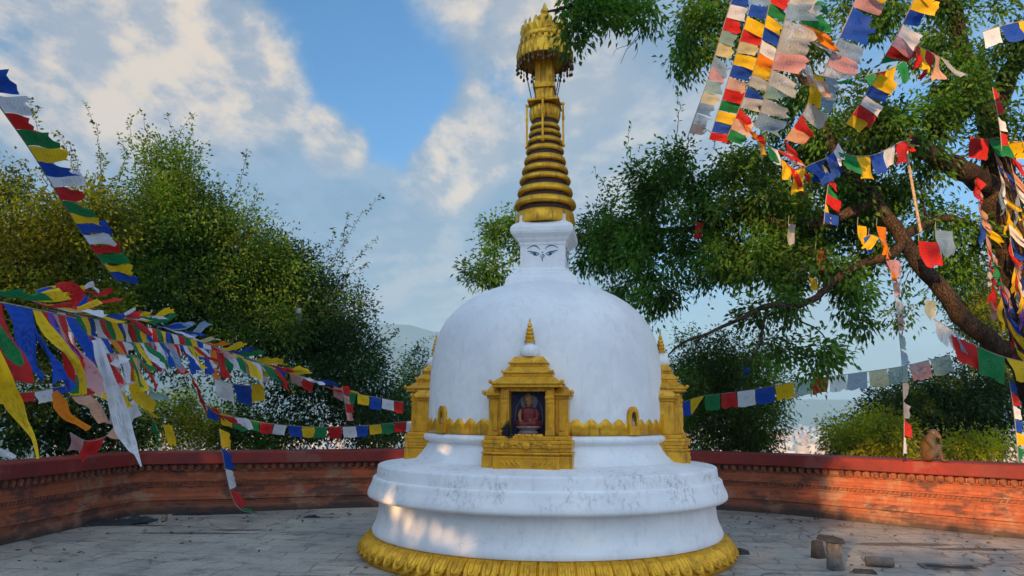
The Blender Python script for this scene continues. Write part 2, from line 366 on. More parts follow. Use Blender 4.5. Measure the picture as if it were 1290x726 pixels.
def cat(pts, sub=8):
    P = [np.array(p, float) for p in pts]; o = []
    for i in range(len(P) - 1):
        p0 = P[max(i - 1, 0)]; p1 = P[i]; p2 = P[i + 1]; p3 = P[min(i + 2, len(P) - 1)]
        for k in range(sub):
            t = k / sub; o.append(.5 * (2 * p1 + (p2 - p0) * t + (2 * p0 - 5 * p1 + 4 * p2 - p3) * t * t + (3 * p1 - 3 * p2 + p3 - p0) * t ** 3))
    o.append(P[-1]); return np.array(o)
WP = cat(WALL, 6)
tn = np.gradient(WP, axis=0); tn /= np.linalg.norm(tn, axis=1)[:, None]
WN = np.stack([tn[:, 1], -tn[:, 0]], 1)     # towards the courtyard
WS = np.concatenate([[0], np.cumsum(np.linalg.norm(np.diff(WP, axis=0), axis=1))])
def sweep(name, prof, mat, parent):
    V = []; Fc = []; n = len(WP); k = len(prof); per = np.concatenate([[0], np.cumsum(np.linalg.norm(np.diff(np.array(prof + [prof[0]]), axis=0), axis=1))])
    for i in range(n):
        for o, z in prof: p = WP[i] + WN[i] * o; V.append((p[0], p[1], z))
    uvs = []
    for i in range(n - 1):
        for j in range(k):
            j2 = (j + 1) % k; Fc.append((i * k + j, (i + 1) * k + j, (i + 1) * k + j2, i * k + j2))
            uvs += [(WS[i], per[j]), (WS[i + 1], per[j]), (WS[i + 1], per[j + 1]), (WS[i], per[j + 1])]
    Fc.append(tuple(range(k))); Fc.append(tuple((n - 1) * k + j for j in range(k))[::-1]); uvs += [(0, 0)] * (2 * k)
    me = bpy.data.meshes.new(name); me.from_pydata(V, [], Fc); uv = me.uv_layers.new(name='UVMap'); uv.data.foreach_set('uv', np.array(uvs, dtype=np.float32).ravel())
    me.update(); return link(name, me, mat, parent)
def courtyard():
    mt, nt, out = new_mat('worn_stone_paving'); P = pos(nt)
    warp = nt.nodes.new('ShaderNodeTexNoise'); warp.inputs['Scale'].default_value = 1.1; warp.inputs['Detail'].default_value = 4; nt.links.new(P, warp.inputs['Vector'])
    ad = nt.nodes.new('ShaderNodeVectorMath'); ad.operation = 'MULTIPLY_ADD'; nt.links.new(warp.outputs['Color'], ad.inputs[0]); ad.inputs[1].default_value = (.55, .5, 0); nt.links.new(P, ad.inputs[2])
    br = nt.nodes.new('ShaderNodeTexBrick'); nt.links.new(mapping(nt, ad.outputs[0], rot=(0, 0, .16)), br.inputs['Vector'])
    br.inputs['Scale'].default_value = 1.; br.inputs['Brick Width'].default_value = .62; br.inputs['Row Height'].default_value = .36; br.inputs['Mortar Size'].default_value = .010; br.inputs['Mortar Smooth'].default_value = .4
    br.offset = .37; br.squash = .7; br.squash_frequency = 3
    for k_, c in (('Color1', (.47, .415, .345, 1)), ('Color2', (.37, .33, .28, 1)), ('Mortar', (.24, .215, .18, 1))): br.inputs[k_].default_value = c
    big = noise(nt, P, .55, 6, .6); mid = noise(nt, P, 2.7, 7, .68); fine = noise(nt, P, 24, 5, .6)
    worn = ramp(nt, noise(nt, P, .8, 5, .6), .47, .62)         # cement skim over part of the slabs
    c = mixc(nt, math_n(nt, 'MULTIPLY', worn, .82), br.outputs['Color'], (.42, .375, .315))
    c = mixc(nt, ramp(nt, big, .38, .66), c, mixc(nt, 1., c, (.74, .75, .77), 'MULTIPLY'))
    c = mixc(nt, math_n(nt, 'MULTIPLY', ramp(nt, mid, .50, .68), .72), c, (.125, .112, .10))
    c = mixc(nt, math_n(nt, 'MULTIPLY', ramp(nt, fine, .50, .70), .55), c, (.15, .14, .13))
    c = mixc(nt, math_n(nt, 'MULTIPLY', ramp(nt, noise(nt, mapping(nt, P, (.5, 2.2, 1), (0, 0, .5)), 1.4, 6, .65), .60, .70), .7), c, (.055, .05, .047))
    # cracks
    vo = nt.nodes.new('ShaderNodeTexVoronoi'); vo.feature = 'DISTANCE_TO_EDGE'; vo.inputs['Scale'].default_value = .42
    ad2 = nt.nodes.new('ShaderNodeVectorMath'); ad2.operation = 'MULTIPLY_ADD'; nt.links.new(warp.outputs['Color'], ad2.inputs[0]); ad2.inputs[1].default_value = (1.3, 1.3, 0); nt.links.new(P, ad2.inputs[2])
    nt.links.new(ad2.outputs[0], vo.inputs['Vector'])
    crk = math_n(nt, 'MULTIPLY', ramp(nt, vo.outputs[0], .002, .008, 1., 0.), ramp(nt, big, .46, .58, 0., .6))
    c = mixc(nt, crk, c, (.035, .033, .03))
    # damp brown patches
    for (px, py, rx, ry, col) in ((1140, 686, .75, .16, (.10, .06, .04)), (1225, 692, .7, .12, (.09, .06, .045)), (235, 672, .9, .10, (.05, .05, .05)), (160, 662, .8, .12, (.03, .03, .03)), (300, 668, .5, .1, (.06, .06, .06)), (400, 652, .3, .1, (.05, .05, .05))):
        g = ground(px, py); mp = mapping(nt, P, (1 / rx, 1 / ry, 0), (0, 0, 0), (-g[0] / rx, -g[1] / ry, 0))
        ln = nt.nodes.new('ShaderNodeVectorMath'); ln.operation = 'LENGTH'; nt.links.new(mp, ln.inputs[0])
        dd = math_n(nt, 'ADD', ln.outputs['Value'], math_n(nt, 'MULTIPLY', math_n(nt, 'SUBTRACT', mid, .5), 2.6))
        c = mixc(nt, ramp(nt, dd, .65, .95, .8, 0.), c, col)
    h = math_n(nt, 'ADD', math_n(nt, 'MULTIPLY', br.outputs['Fac'], math_n(nt, 'SUBTRACT', math_n(nt, 'MULTIPLY', worn, .6), .8)), math_n(nt, 'ADD', mid, math_n(nt, 'MULTIPLY', fine, .35)))
    h = math_n(nt, 'SUBTRACT', h, crk)
    bsdf(nt, out, c, ramp(nt, mid, .35, .7, .82, .6), 0, bump(nt, h, .8, .03), .3)
    # a gently uneven sheet filling the walled court
    pts = [tuple(p) for p in WP] + [(9.0, -9), (-6.9, -9)]
    bm = bmesh.new(); vsx = [bm.verts.new((x, y, 0)) for x, y in pts]; bm.faces.new(vsx)
    bmesh.ops.triangulate(bm, faces=bm.faces); me = bpy.data.meshes.new('courtyard'); bmesh.ops.recalc_face_normals(bm, faces=bm.faces); bm.to_mesh(me); bm.free()
    if me.polygons[0].normal.z < 0: me.flip_normals()
    tag(link('courtyard_paving', me, mt), kind='structure')
courtyard()
def wall():
    t = empty('parapet_wall', (-6.3, 9.2, 0), 'low red brick parapet wall with moulded courses curving round the paved court', 'wall')
    # brick body
    mt, nt, out = new_mat('old_moulded_brick'); uv = nt.nodes.new('ShaderNodeUVMap').outputs[0]; P = pos(nt)
    br = nt.nodes.new('ShaderNodeTexBrick'); nt.links.new(uv, br.inputs['Vector']); br.inputs['Scale'].default_value = 1.
    br.inputs['Brick Width'].default_value = .23; br.inputs['Row Height'].default_value = .058; br.inputs['Mortar Size'].default_value = .004; br.inputs['Mortar Smooth'].default_value = .8
    for k_, c in (('Color1', (.40, .115, .05, 1)), ('Color2', (.32, .088, .043, 1)), ('Mortar', (.27, .10, .06, 1))): br.inputs[k_].default_value = c
    mid = noise(nt, P, 2.2, 7, .68); mid2 = noise(nt, mapping(nt, P, (1, 1, 2.6), loc=(7, 3, 1)), 1.6, 8, .72); fine = noise(nt, mapping(nt, P, (1, 1, 1.8)), 17, 7, .7)
    c = mixc(nt, math_n(nt, 'MULTIPLY', ramp(nt, mid, .50, .64), .7), br.outputs['Color'], (.38, .23, .15))
    c = mixc(nt, math_n(nt, 'MULTIPLY', ramp(nt, mid2, .50, .60), .8), c, (.085, .048, .046))
    c = mixc(nt, math_n(nt, 'MULTIPLY', ramp(nt, fine, .55, .72), .5), c, (.16, .07, .045))
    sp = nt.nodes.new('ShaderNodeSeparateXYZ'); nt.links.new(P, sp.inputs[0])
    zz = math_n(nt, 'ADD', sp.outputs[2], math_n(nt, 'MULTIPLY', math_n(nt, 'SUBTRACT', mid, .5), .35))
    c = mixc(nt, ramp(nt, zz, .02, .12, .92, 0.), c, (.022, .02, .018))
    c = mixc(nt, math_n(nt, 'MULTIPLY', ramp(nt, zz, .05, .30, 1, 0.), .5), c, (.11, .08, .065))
    h = math_n(nt, 'ADD', math_n(nt, 'MULTIPLY', br.outputs['Fac'], -.28), math_n(nt, 'ADD', mid, math_n(nt, 'MULTIPLY', fine, .5)))
    bsdf(nt, out, c, .88, 0, bump(nt, h, .9, .02), .2)
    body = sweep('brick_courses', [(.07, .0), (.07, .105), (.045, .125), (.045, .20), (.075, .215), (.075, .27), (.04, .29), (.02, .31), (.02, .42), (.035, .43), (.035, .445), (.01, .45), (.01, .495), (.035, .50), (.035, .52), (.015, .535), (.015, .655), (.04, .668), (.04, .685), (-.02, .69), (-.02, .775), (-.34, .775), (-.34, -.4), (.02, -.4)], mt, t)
    # painted coping
    mt2, nt, out = new_mat('red_painted_coping'); P = pos(nt)
    a = noise(nt, P, 1.7, 6, .65); b_ = noise(nt, P, 14, 5, .7)
    c = mixc(nt, ramp(nt, a, .4, .66), (.23, .022, .015), (.15, .018, .014)); c = mixc(nt, math_n(nt, 'MULTIPLY', ramp(nt, b_, .54, .70), .75), c, (.075, .022, .018))
    c = mixc(nt, math_n(nt, 'MULTIPLY', ramp(nt, noise(nt, P, 1.3, 7, .7), .56, .64), .5), c, (.27, .10, .075))
    bsdf(nt, out, c, .6, 0, bump(nt, math_n(nt, 'ADD', a, math_n(nt, 'MULTIPLY', b_, .4)), .35, .01), .35)
    sweep('coping', [(.11, .778), (.125, .79), (.115, .955), (.10, .972), (-.36, .98), (-.39, .96), (-.39, .79), (-.37, .778)], mt2, t)
    # row of hanging brackets below the coping and a rope row below
    m3 = simple('terracotta_moulding', (.26, .085, .042), (.11, .045, .03), 9, .85, 0, .4, .008)  # darker than the brick, to put shade under the coping into the colour
    fb = MB(); rb = MB(); s = 2.0
    def place(s):
        i = min(np.searchsorted(WS, s), len(WP) - 1); f = (s - WS[i - 1]) / (WS[i] - WS[i - 1])
        p = WP[i - 1] * (1 - f) + WP[i] * f; nn = WN[i - 1] * (1 - f) + WN[i] * f; tt = np.array([-nn[1], nn[0]]); return p, nn, tt
    while s < WS[-1] - 2.:
        p, nn, tt = place(s); hw = .040
        def q(a, b, z): return (p[0] + tt[0] * a + nn[0] * b, p[1] + tt[1] * a + nn[1] * b, z)
        j = random.uniform(-.004, .004); mis = random.random() < .04
        if not mis:
            V = [q(-hw, -.018, .688), q(hw, -.018, .688), q(hw, .055, .688), q(-hw, .055, .688), q(-hw, -.018, .735), q(hw, -.018, .735), q(hw, .072 + j, .735), q(-hw, .072 + j, .735), q(-hw * .6, -.018, .772), q(hw * .6, -.018, .772), q(hw * .6, .06, .772), q(-hw * .6, .06, .772)]
            fb.add(V, [(0, 3, 2, 1), (0, 1, 5, 4), (1, 2, 6, 5), (2, 3, 7, 6), (3, 0, 4, 7), (4, 5, 9, 8), (5, 6, 10, 9), (6, 7, 11, 10), (7, 4, 8, 11), (8, 9, 10, 11)])
            fb.ball(q(0, .055 + j, .700), .030, 8)
        s += .128
    s = 2.0
    while s < WS[-1] - 2.:
        p, nn, tt = place(s); hw = .019
        def q(a, b, z): return (p[0] + tt[0] * a + nn[0] * b, p[1] + tt[1] * a + nn[1] * b, z)
        V = [q(-hw - .012, .011, .453), q(hw - .012, .011, .453), q(hw - .012, .042, .453), q(-hw - .012, .042, .453), q(-hw + .012, .011, .493), q(hw + .012, .011, .493), q(hw + .012, .042, .493), q(-hw + .012, .042, .493)]
        rb.add(V, [(3, 2, 1, 0), (4, 5, 6, 7), (0, 1, 5, 4), (1, 2, 6, 5), (2, 3, 7, 6), (3, 0, 4, 7)]); s += .066
    fb.build('bracket_frieze', m3, t); rb.build('rope_moulding', m3, t)
wall()
# ------------------------------------------------------------------ the stupa
CX, CY = .435, 9.25; PHI0 = math.radians(-9.4)
def stupa():
    t = empty('stupa', (CX, CY, 0), 'white domed stupa with gold shrines and tall ringed golden spire in the court', 'stupa')
    # lotus petal ring
    n = 76 * 24; V = []; Fc = []; prof = [(2.05, .0), (2.238, .0), (2.245, .03)] + [(2.245 - .128 * (j / 26.) ** 1.4, .03 + .19 * j / 26.) for j in range(1, 27)] + [(2.10, .232), (2.04, .235)]
    for j, (r, z) in enumerate(prof):
        for i in range(n):
            a = 2 * PI * i / n; d = 0
            if 2 <= j <= 28:
                v = 1 - (z - .03) / .19; u = ((i / 24.) % 1.) * 2 - 1
                e = math.sqrt(u * u + max(0, (v - .42) / .58) ** 2); k = int(i / 24)
                d = .028 * math.exp(-((e - .80) / .11) ** 2) + .030 * math.exp(-((e - .30) / .18) ** 2) + (.012 if e < .85 else -.026) - .02 * max(0, .12 - v) / .12
                d *= .85 + .3 * (((k * 7919) % 13) / 13.)
            V.append((CX + (r + d) * math.sin(a), CY - (r + d) * math.cos(a), z))
    for j in range(len(prof) - 1):
        for i in range(n):
            i2 = (i + 1) % n; Fc.append((j * n + i, j * n + i2, (j + 1) * n + i2, (j + 1) * n + i))
    link('lotus_petal_ring', mesh_np('lotus_petal_ring', V, [np.array(Fc)], True), M_GOLD, t)
    # plinth
    b = MB(); b.lathe([(2.0, .20), (2.105, .238), (2.112, .262), (2.10, .30), (2.075, .35), (2.052, .42), (2.040, .50), (2.036, .600), (2.040, .632), (2.155, .645), (2.176, .660), (2.180, .685), (2.168, .73), (2.142, .785), (2.126, .83), (2.122, .858), (2.110, .870), (2.080, .874), (2.078, .885), (2.070, .99), (2.060, 1.008), (2.04, 1.016), (1.55, 1.085)], 160, (CX, CY, 0))
    b.build('plinth', M_PL, t, True, angle=50)
    # waist
    b = MB(); b.lathe([(1.66, 1.03), (1.655, 1.055), (1.60, 1.09), (1.545, 1.15), (1.495, 1.22), (1.465, 1.275), (1.475, 1.29), (1.515, 1.305), (1.532, 1.33), (1.522, 1.36), (1.49, 1.378), (1.44, 1.386)], 160, (CX, CY, 0))
    b.build('waist', M_PL, t, True, angle=60)
    # dome
    b = MB(); b.lathe([(1.46, 1.37), (1.474, 1.40), (1.474, 1.66), (1.468, 1.95), (1.458, 2.15), (1.438, 2.33), (1.405, 2.50), (1.358, 2.64), (1.285, 2.775), (1.19, 2.885), (1.08, 2.985), (.945, 3.075), (.77, 3.16), (.60, 3.22), (.45, 3.26)], 160, (CX, CY, 0))
    o = b.build('dome', M_PL, t, True, angle=80)
    # gold scalloped trim round the foot of the dome
    n = 54 * 10; V = []; Fc = []
    def hgt(i):
        u = (i / 10.) % 1.; return .112 + .064 * (1 - abs(2 * u - 1) ** 1.5)
    for i in range(n):
        a = 2 * PI * i / n; s_, c_ = math.sin(a), -math.cos(a); h = hgt(i)
        for r, z in ((1.478, 1.385), (1.487, 1.385), (1.486, 1.385 + h - .003), (1.484, 1.385 + h), (1.470, 1.385 + h)): V.append((CX + r * s_, CY + r * c_, z))
    for i in range(n):
        i2 = (i + 1) % n
        for j in range(4): Fc.append((i * 5 + j, i2 * 5 + j, i2 * 5 + j + 1, i * 5 + j + 1))
    link('scalloped_trim', mesh_np('scalloped_trim', V, [np.array(Fc)]), M_GOLD, t)
    m_dark = simple('niche_shadow_paint', (.03, .022, .03), (.015, .012, .02), 20, .8)
    m_fig = simple('painted_stucco_figure', (.45, .34, .28), (.30, .16, .12), 40, .6)
    for ang in (47, 76, -46, 133, 223, 255):
        a = PHI0 + math.radians(ang); M = Matrix.Translation((CX, CY, 0)) @ Matrix.Rotation(a, 4, 'Z')
        b = MB(); outl = [(-.078, 1.39)] + [(.078 * math.sin(x), 1.575 + .125 * (math.cos(x)) ** .8) for x in np.linspace(-PI / 2, PI / 2, 15)] + [(.078, 1.39)]
        inn = [(-.036, 1.49)] + [(.036 * math.sin(x), 1.585 + .062 * math.cos(x)) for x in np.linspace(-PI / 2, PI / 2, 15)] + [(.036, 1.49)]
        k = len(outl); y0, y1 = -1.45, -1.512
        V = [(x, y0, z) for x, z in outl] + [(x, y1, z) for x, z in outl] + [(x, y1, z) for x, z in inn] + [(x, y0 - .03, z) for x, z in inn]
        Fc = []
        for j in range(k):
            j2 = (j + 1) % k
            for q in range(3): Fc.append((q * k + j, q * k + j2, (q + 1) * k + j2, (q + 1) * k + j))
        b.add(V, Fc); niche = b.xf(M).build('arch_niche', M_GOLD, t, True)
        b = MB(); b.add([(x, -1.482, z) for x, z in inn], [tuple(range(len(inn)))]); b.xf(M).build('niche_back', m_dark, niche)
        b = MB(); b.lathe([(.024, 0), (.026, .02), (.012, .05), (.010, .055), (.012, .065), (.008, .08), (.002, .085)], 8, (0, -1.495, 1.492), ry=.5); b.xf(M).build('figurine', m_fig, niche, True)
    # harmika: square block with mouldings, turned like the front shrine
    M = Matrix.Translation((CX, CY, 0)) @ Matrix.Rotation(PHI0, 4, 'Z')
    def sq(prof):
        V = []; Fc = []
        for r, z in prof: V += [(-r, -r, z), (r, -r, z), (r, r, z), (-r, r, z)]
        for j in range(len(prof) - 1):
            for i in range(4): Fc.append((j * 4 + i, j * 4 + (i + 1) % 4, j * 4 + 4 + (i + 1) % 4, j * 4 + 4 + i))
        Fc.append((3, 2, 1, 0)); k = 4 * (len(prof) - 1); Fc.append((k, k + 1, k + 2, k + 3)); b = MB(); b.add(V, Fc); return b
    b = sq([(.47, 3.16), (.452, 3.27), (.445, 3.30), (.375, 3.35), (.368, 3.375), (.335, 3.395), (.328, 3.42), (.292, 3.45), (.290, 3.475), (.290, 3.745), (.300, 3.752), (.302, 3.785), (.330, 3.815), (.338, 3.835), (.392, 3.885), (.402, 3.915), (.402, 3.965), (.372, 4.01), (.318, 4.045), (.300, 4.06), (.296, 4.15)])
    harm = b.xf(M).build('harmika', M_PL, t, False, .006)
    # painted eyes on all four faces
    m_eye = simple('indigo_eye_paint', (.035, .10, .22), (.02, .06, .15), 30, .6)
    for f_ in range(4):
        Mf = Matrix.Translation((CX, CY, 0)) @ Matrix.Rotation(PHI0 + f_ * PI / 2, 4, 'Z'); b = MB()
        def stroke(pts, wd):
            P = cat(pts, 5); V = []; Fc = []
            for i, p in enumerate(P):
                tt = P[min(i + 1, len(P) - 1)] - P[max(i - 1, 0)]; tt = tt / np.linalg.norm(tt); nn = np.array([-tt[1], tt[0]]); f = i / (len(P) - 1.); ww = 1.45 * wd * (math.sin(PI * min(1, max(0, f))) * .75 + .25)
                for s_ in (-1, 1):
                    q = p + nn * s_ * ww / 2
                    V += [(q[0], -.291, q[1]), (q[0], -.2935, q[1])]
            for i in range(len(P) - 1):
                a = i * 4; c = a + 4
                Fc += [(a, a + 1, c + 1, c), (a + 1, a + 3, c + 3, c + 1), (a + 3, a + 2, c + 2, c + 3), (a + 2, a, c, c + 2)]
            b.add(V, Fc)
        for sx in (-1, 1):
            def g(l): return [(sx * x, 3.48 + z) for x, z in l]
            stroke(g([(.033, .205), (.062, .240), (.10, .258), (.145, .252), (.200, .222)]), .010)     # brow
            stroke(g([(.040, .150), (.070, .166), (.105, .176), (.140, .180), (.178, .188), (.196, .184)]), .011)   # upper lid
            stroke(g([(.044, .148), (.075, .140), (.100, .142), (.130, .158), (.165, .166)]), .006)   # lower lid
            stroke(g([(.080, .166), (.088, .148), (.103, .143), (.118, .150), (.124, .170)]), .010)   # iris
            stroke(g([(.092, .165), (.100, .152), (.112, .165)]), .014)
            stroke(g([(.050, .136), (.085, .128), (.12, .140)]), .004)
        stroke([(-.016, 3.625), (-.022, 3.598), (.0, 3.585), (.020, 3.60), (.012, 3.622), (-.004, 3.615), (.0, 3.602)], .008)   # curled nose mark
        stroke([(.0, 3.583), (-.004, 3.560), (.002, 3.535)], .008)
        stroke([(-.008, 3.66), (.0, 3.645), (.008, 3.66)], .007)
        b.xf(Mf).build('painted_eyes', m_eye, harm)
    # spire: thirteen-tier style cone of gold rings over a maroon core
    zc = [4.15, 4.375, 4.545, 4.71, 4.845, 4.985, 5.13, 5.25, 5.36, 5.46]; rr = [.400, .414, .372, .346, .314, .284, .260, .242, .225, .208]
    b = MB(); b.lathe([(.34, 4.05), (.345, 4.3), (.30, 4.6), (.25, 4.9), (.205, 5.2), (.17, 5.53)], 48, (CX, CY, 0)); b.build('spire_core', M_MAROON, t, True)
    for i in range(10):
        up = (zc[i + 1] if i < 9 else 5.56); hgt_ = (up - zc[i]) * .62; r = rr[i]; z0 = zc[i] - hgt_ / 2 - .02; z1 = z0 + hgt_
        if i == 0: z0 = 4.055; z1 = 4.235
        b = MB(); b.lathe([(r * .70, z0 + .012), (r * .93, z0), (r * .985, z0 + .012), (r, z0 + hgt_ * .3), (r * .985, z0 + hgt_ * .65), (r * .95, z1 - .012), (r * .90, z1), (r * .66, z1 + .006)], 56, (CX, CY, 0))
        b.build('spire_ring', M_GOLD, t, True, angle=50)
    # lotus bud pot (ribbed)
    n = 96; V = []; Fc = []; prof = [(.15, 5.525), (.19, 5.535), (.205, 5.57), (.217, 5.63), (.212, 5.69), (.19, 5.735), (.16, 5.75)]
    for r, z in prof:
        for i in range(n):
            a = 2 * PI * i / n; k = 1 - .07 * (1 - abs(math.sin(a * 10))) ** 1.5; V.append((CX + r * k * math.cos(a), CY + r * k * math.sin(a), z))
    for j in range(len(prof) - 1):
        for i in range(n): Fc.append((j * n + i, j * n + (i + 1) % n, (j + 1) * n + (i + 1) % n, (j + 1) * n + i))
    b = MB(); b.add(V, Fc); b.build('ribbed_pot', M_GOLDB, t, True)
    b = MB(); b.box(-.215, .215, -.215, .215, 5.765, 5.795); b.box(-.17, .17, -.17, .17, 5.795, 5.815); plate = b.xf(M).build('square_plate', M_GOLD, t, False, .004)
    for f_ in range(4):
        Mf = Matrix.Translation((CX, CY, 0)) @ Matrix.Rotation(PHI0 + f_ * PI / 2, 4, 'Z'); b = MB()
        for sx in (0,):
            b.box(-.013, .013, -.262, -.236, 5.20, 5.79); b.box(-.02, .02, -.268, -.20, 5.772, 5.798); b.ball((0, -.249, 5.185), .026, 8); b.box(-.018, .018, -.268, -.232, 5.56, 5.60)
        b.xf(Mf).build('hanging_post', M_GOLD, plate, False)
    b = sq([(.135, 5.812), (.135, 5.84), (.122, 5.85), (.112, 6.50)])
    for k in range(4):
        b2 = MB()
    b.box(-.150, .150, -.150, .150, 5.985, 6.045)
    for q in (-.06, 0, .06):
        b.box(q - .012, q + .012, -.130, .130, 5.85, 6.48); b.box(-.130, .130, q - .012, q + .012, 5.85, 6.48)
    b.xf(M).build('fluted_shaft', M_GOLD, t, False, .003)
    b = MB()
    for a in (.25, 1.82, 3.39, 4.96):
        a += PHI0
        b.tube([(CX + .20 * math.sin(a + PI / 4), CY - .20 * math.cos(a + PI / 4), 5.80), (CX + .345 * math.sin(a + PI / 4), CY - .345 * math.cos(a + PI / 4), 6.40)], .007, 6)
    b.build('stay_rods', M_DARKM, t)
    # umbrella
    b = MB(); b.lathe([(.05, 6.46), (.30, 6.50), (.36, 6.47), (.378, 6.40), (.386, 6.47), (.375, 6.56), (.345, 6.62), (.322, 6.655), (.335, 6.665), (.345, 6.70), (.345, 6.735), (.322, 6.745), (.30, 6.76), (.29, 6.80), (.14, 6.86), (.06, 6.90)], 64, (CX, CY, 0))
    um = b.build('umbrella', M_GOLDB, t, True, angle=50)
    b = MB()
    for ring, (r0, z0, nn, hh, ww) in enumerate(((.376, 6.575, 30, .17, .028), (.350, 6.665, 26, .10, .024))):
        for i in range(nn):
            a = 2 * PI * (i + .5 * ring) / nn; ca, sa = math.cos(a), math.sin(a)
            def q(u, d, z): return (CX + (r0 + d) * ca - u * sa, CY + (r0 + d) * sa + u * ca, z)
            V = [q(-ww, 0, z0), q(ww, 0, z0), q(ww * 1.05, .012, z0 - hh * .5), q(0, .010, z0 - hh * 1.05), q(-ww * 1.05, .012, z0 - hh * .5), q(0, .022, z0 - hh * .45)]
            V += [q(0, -.012, z0 - hh * .5)]
            b.add(V, [(0, 1, 5), (1, 2, 5), (2, 3, 5), (3, 4, 5), (4, 0, 5), (1, 0, 6), (2, 1, 6), (3, 2, 6), (4, 3, 6), (0, 4, 6)])
    b.build('leaf_valance', M_GOLDB, um)
    b = MB()
    for i in range(34):
        a = 2 * PI * i / 34; r0 = .385; l = .09 + .05 * ((i * 5) % 3) / 2
        x, y = CX + r0 * math.cos(a), CY + r0 * math.sin(a)
        b.tube([(x, y, 6.43), (x, y, 6.42 - l)], .005, 5); b.ball((x, y, 6.405 - l), .018, 6, (1, 1, 1.6)); b.ball((x, y, 6.42 - l * .5), .013, 6)
        a2 = a + PI / 34; r1 = .36 - .06 * (i % 2); x, y = CX + r1 * math.cos(a2), CY + r1 * math.sin(a2)
        b.tube([(x, y, 6.46), (x, y, 6.33)], .004, 5); b.ball((x, y, 6.33), .017, 6, (1, 1, 1.4)); b.ball((x, y, 6.385), .02, 6)
    b.build('hanging_drops', mat_gold('aged_brass', (.16, .09, .015), (.08, .045, .012), metallic=.4), um)
    b = MB()
    for ring, (r0, nn, hh, ww) in enumerate(((.315, 22, .235, .042), (.25, 16, .29, .042))):
        for i in range(nn):
            a = 2 * PI * (i + .5 * ring) / nn; ca, sa = math.cos(a), math.sin(a); h = hh * (.85 + .15 * (i % 2))
            def q(u, d, z): return (CX + (r0 + d) * ca - u * sa, CY + (r0 + d) * sa + u * ca, 6.74 + z)
            V = [q(-ww, 0, 0), q(ww, 0, 0), q(ww * 1.15, .012, h * .5), q(ww * .45, .015, h * .62), q(ww * .55, .012, h * .8), q(0, -.005, h), q(-ww * .55, .012, h * .8), q(-ww * .45, .015, h * .62), q(-ww * 1.15, .012, h * .5), q(0, .03, h * .45), q(0, -.014, h * .45)]
            o_ = list(range(9)); Fc = [(o_[j], o_[(j + 1) % 9], 9) for j in range(9)] + [(o_[(j + 1) % 9], o_[j], 10) for j in range(9)]
            b.add(V, Fc)
    b.build('crown_leaves', M_GOLDB, um)
    b = MB(); b.lathe([(.10, 6.86), (.13, 6.93), (.075, 6.98), (.07, 7.0), (.105, 7.04), (.108, 7.08), (.06, 7.125), (.045, 7.14), (.06, 7.165), (.052, 7.20), (.022, 7.235), (.026, 7.255), (.018, 7.28), (.004, 7.31)], 24, (CX, CY, 0))
    b.build('spire_finial', M_GOLDB, um, True, angle=60)
    # shrines on the four sides
    front_soot = Matrix.Translation((CX, CY, 0)) @ Matrix.Rotation(PHI0, 4, 'Z') @ Vector((-.185, -1.66, 1.44))
    M_SHR = mat_gold('shrine_gold_paint', (.76, .38, .016), (.56, .265, .012), soot=front_soot, metallic=.3)
    m_blue = simple('niche_deep_blue', (.012, .014, .06), (.006, .007, .03), 12, .7)
    m_robe = simple('crimson_robe_paint', (.17, .014, .014), (.10, .008, .01), 20, .6)
    m_skin = simple('gilded_face_paint', (.34, .15, .045), (.22, .09, .03), 20, .5)
    m_halo = simple('pale_halo_paint', (.15, .20, .23), (.08, .12, .17), 14, .7)
    m_lot = simple('pale_lotus_paint', (.24, .17, .16), (.14, .09, .11), 40, .7)
    for f_ in range(4):
        Mf = Matrix.Translation((CX, CY, 0)) @ Matrix.Rotation(PHI0 + f_ * PI / 2, 4, 'Z')
        y = -1.655                                       # face of the body
        b = MB()
        # stepped pedestal: outer wings and projecting centre block
        for (x0, x1, yy) in ((-.475, .475, y - .02), (-.345, .345, y - .085)):
            b.box(x0, x1, yy, -1.30, 1.02, 1.185); b.box(x0 + .006, x1 - .006, yy + .014, -1.30, 1.186, 1.20)
            b.box(x0 - .008, x1 + .008, yy - .010, -1.30, 1.201, 1.222); b.box(x0 + .012, x1 - .012, yy + .018, -1.30, 1.223, 1.262)
            b.box(x0 + .004, x1 - .004, yy + .004, -1.30, 1.263, 1.305); b.box(x0 - .004, x1 + .004, yy - .006, -1.30, 1.306, 1.342); b.box(x0 + .02, x1 - .02, yy + .03, -1.30, 1.343, 1.385)
        # body with the opening
        b.box(-.285, -.192, y, -1.35, 1.386, 1.885); b.box(.192, .285, y, -1.35, 1.386, 1.885); b.box(-.191, .191, y + .01, -1.35, 1.845, 1.884); b.box(-.191, .191, y + .16, -1.35, 1.386, 1.844)
        # outer wings
        for s_ in (-1, 1):
            x0, x1 = sorted((s_ * .287, s_ * .425)); b.box(x0, x1, y + .09, -1.35, 1.386, 1.77)
            x0, x1 = sorted((s_ * .287, s_ * .445)); b.box(x0, x1, y + .07, -1.35, 1.771, 1.80)
        sh = b.xf(Mf).build('shrine', M_SHR, t, False, .008)
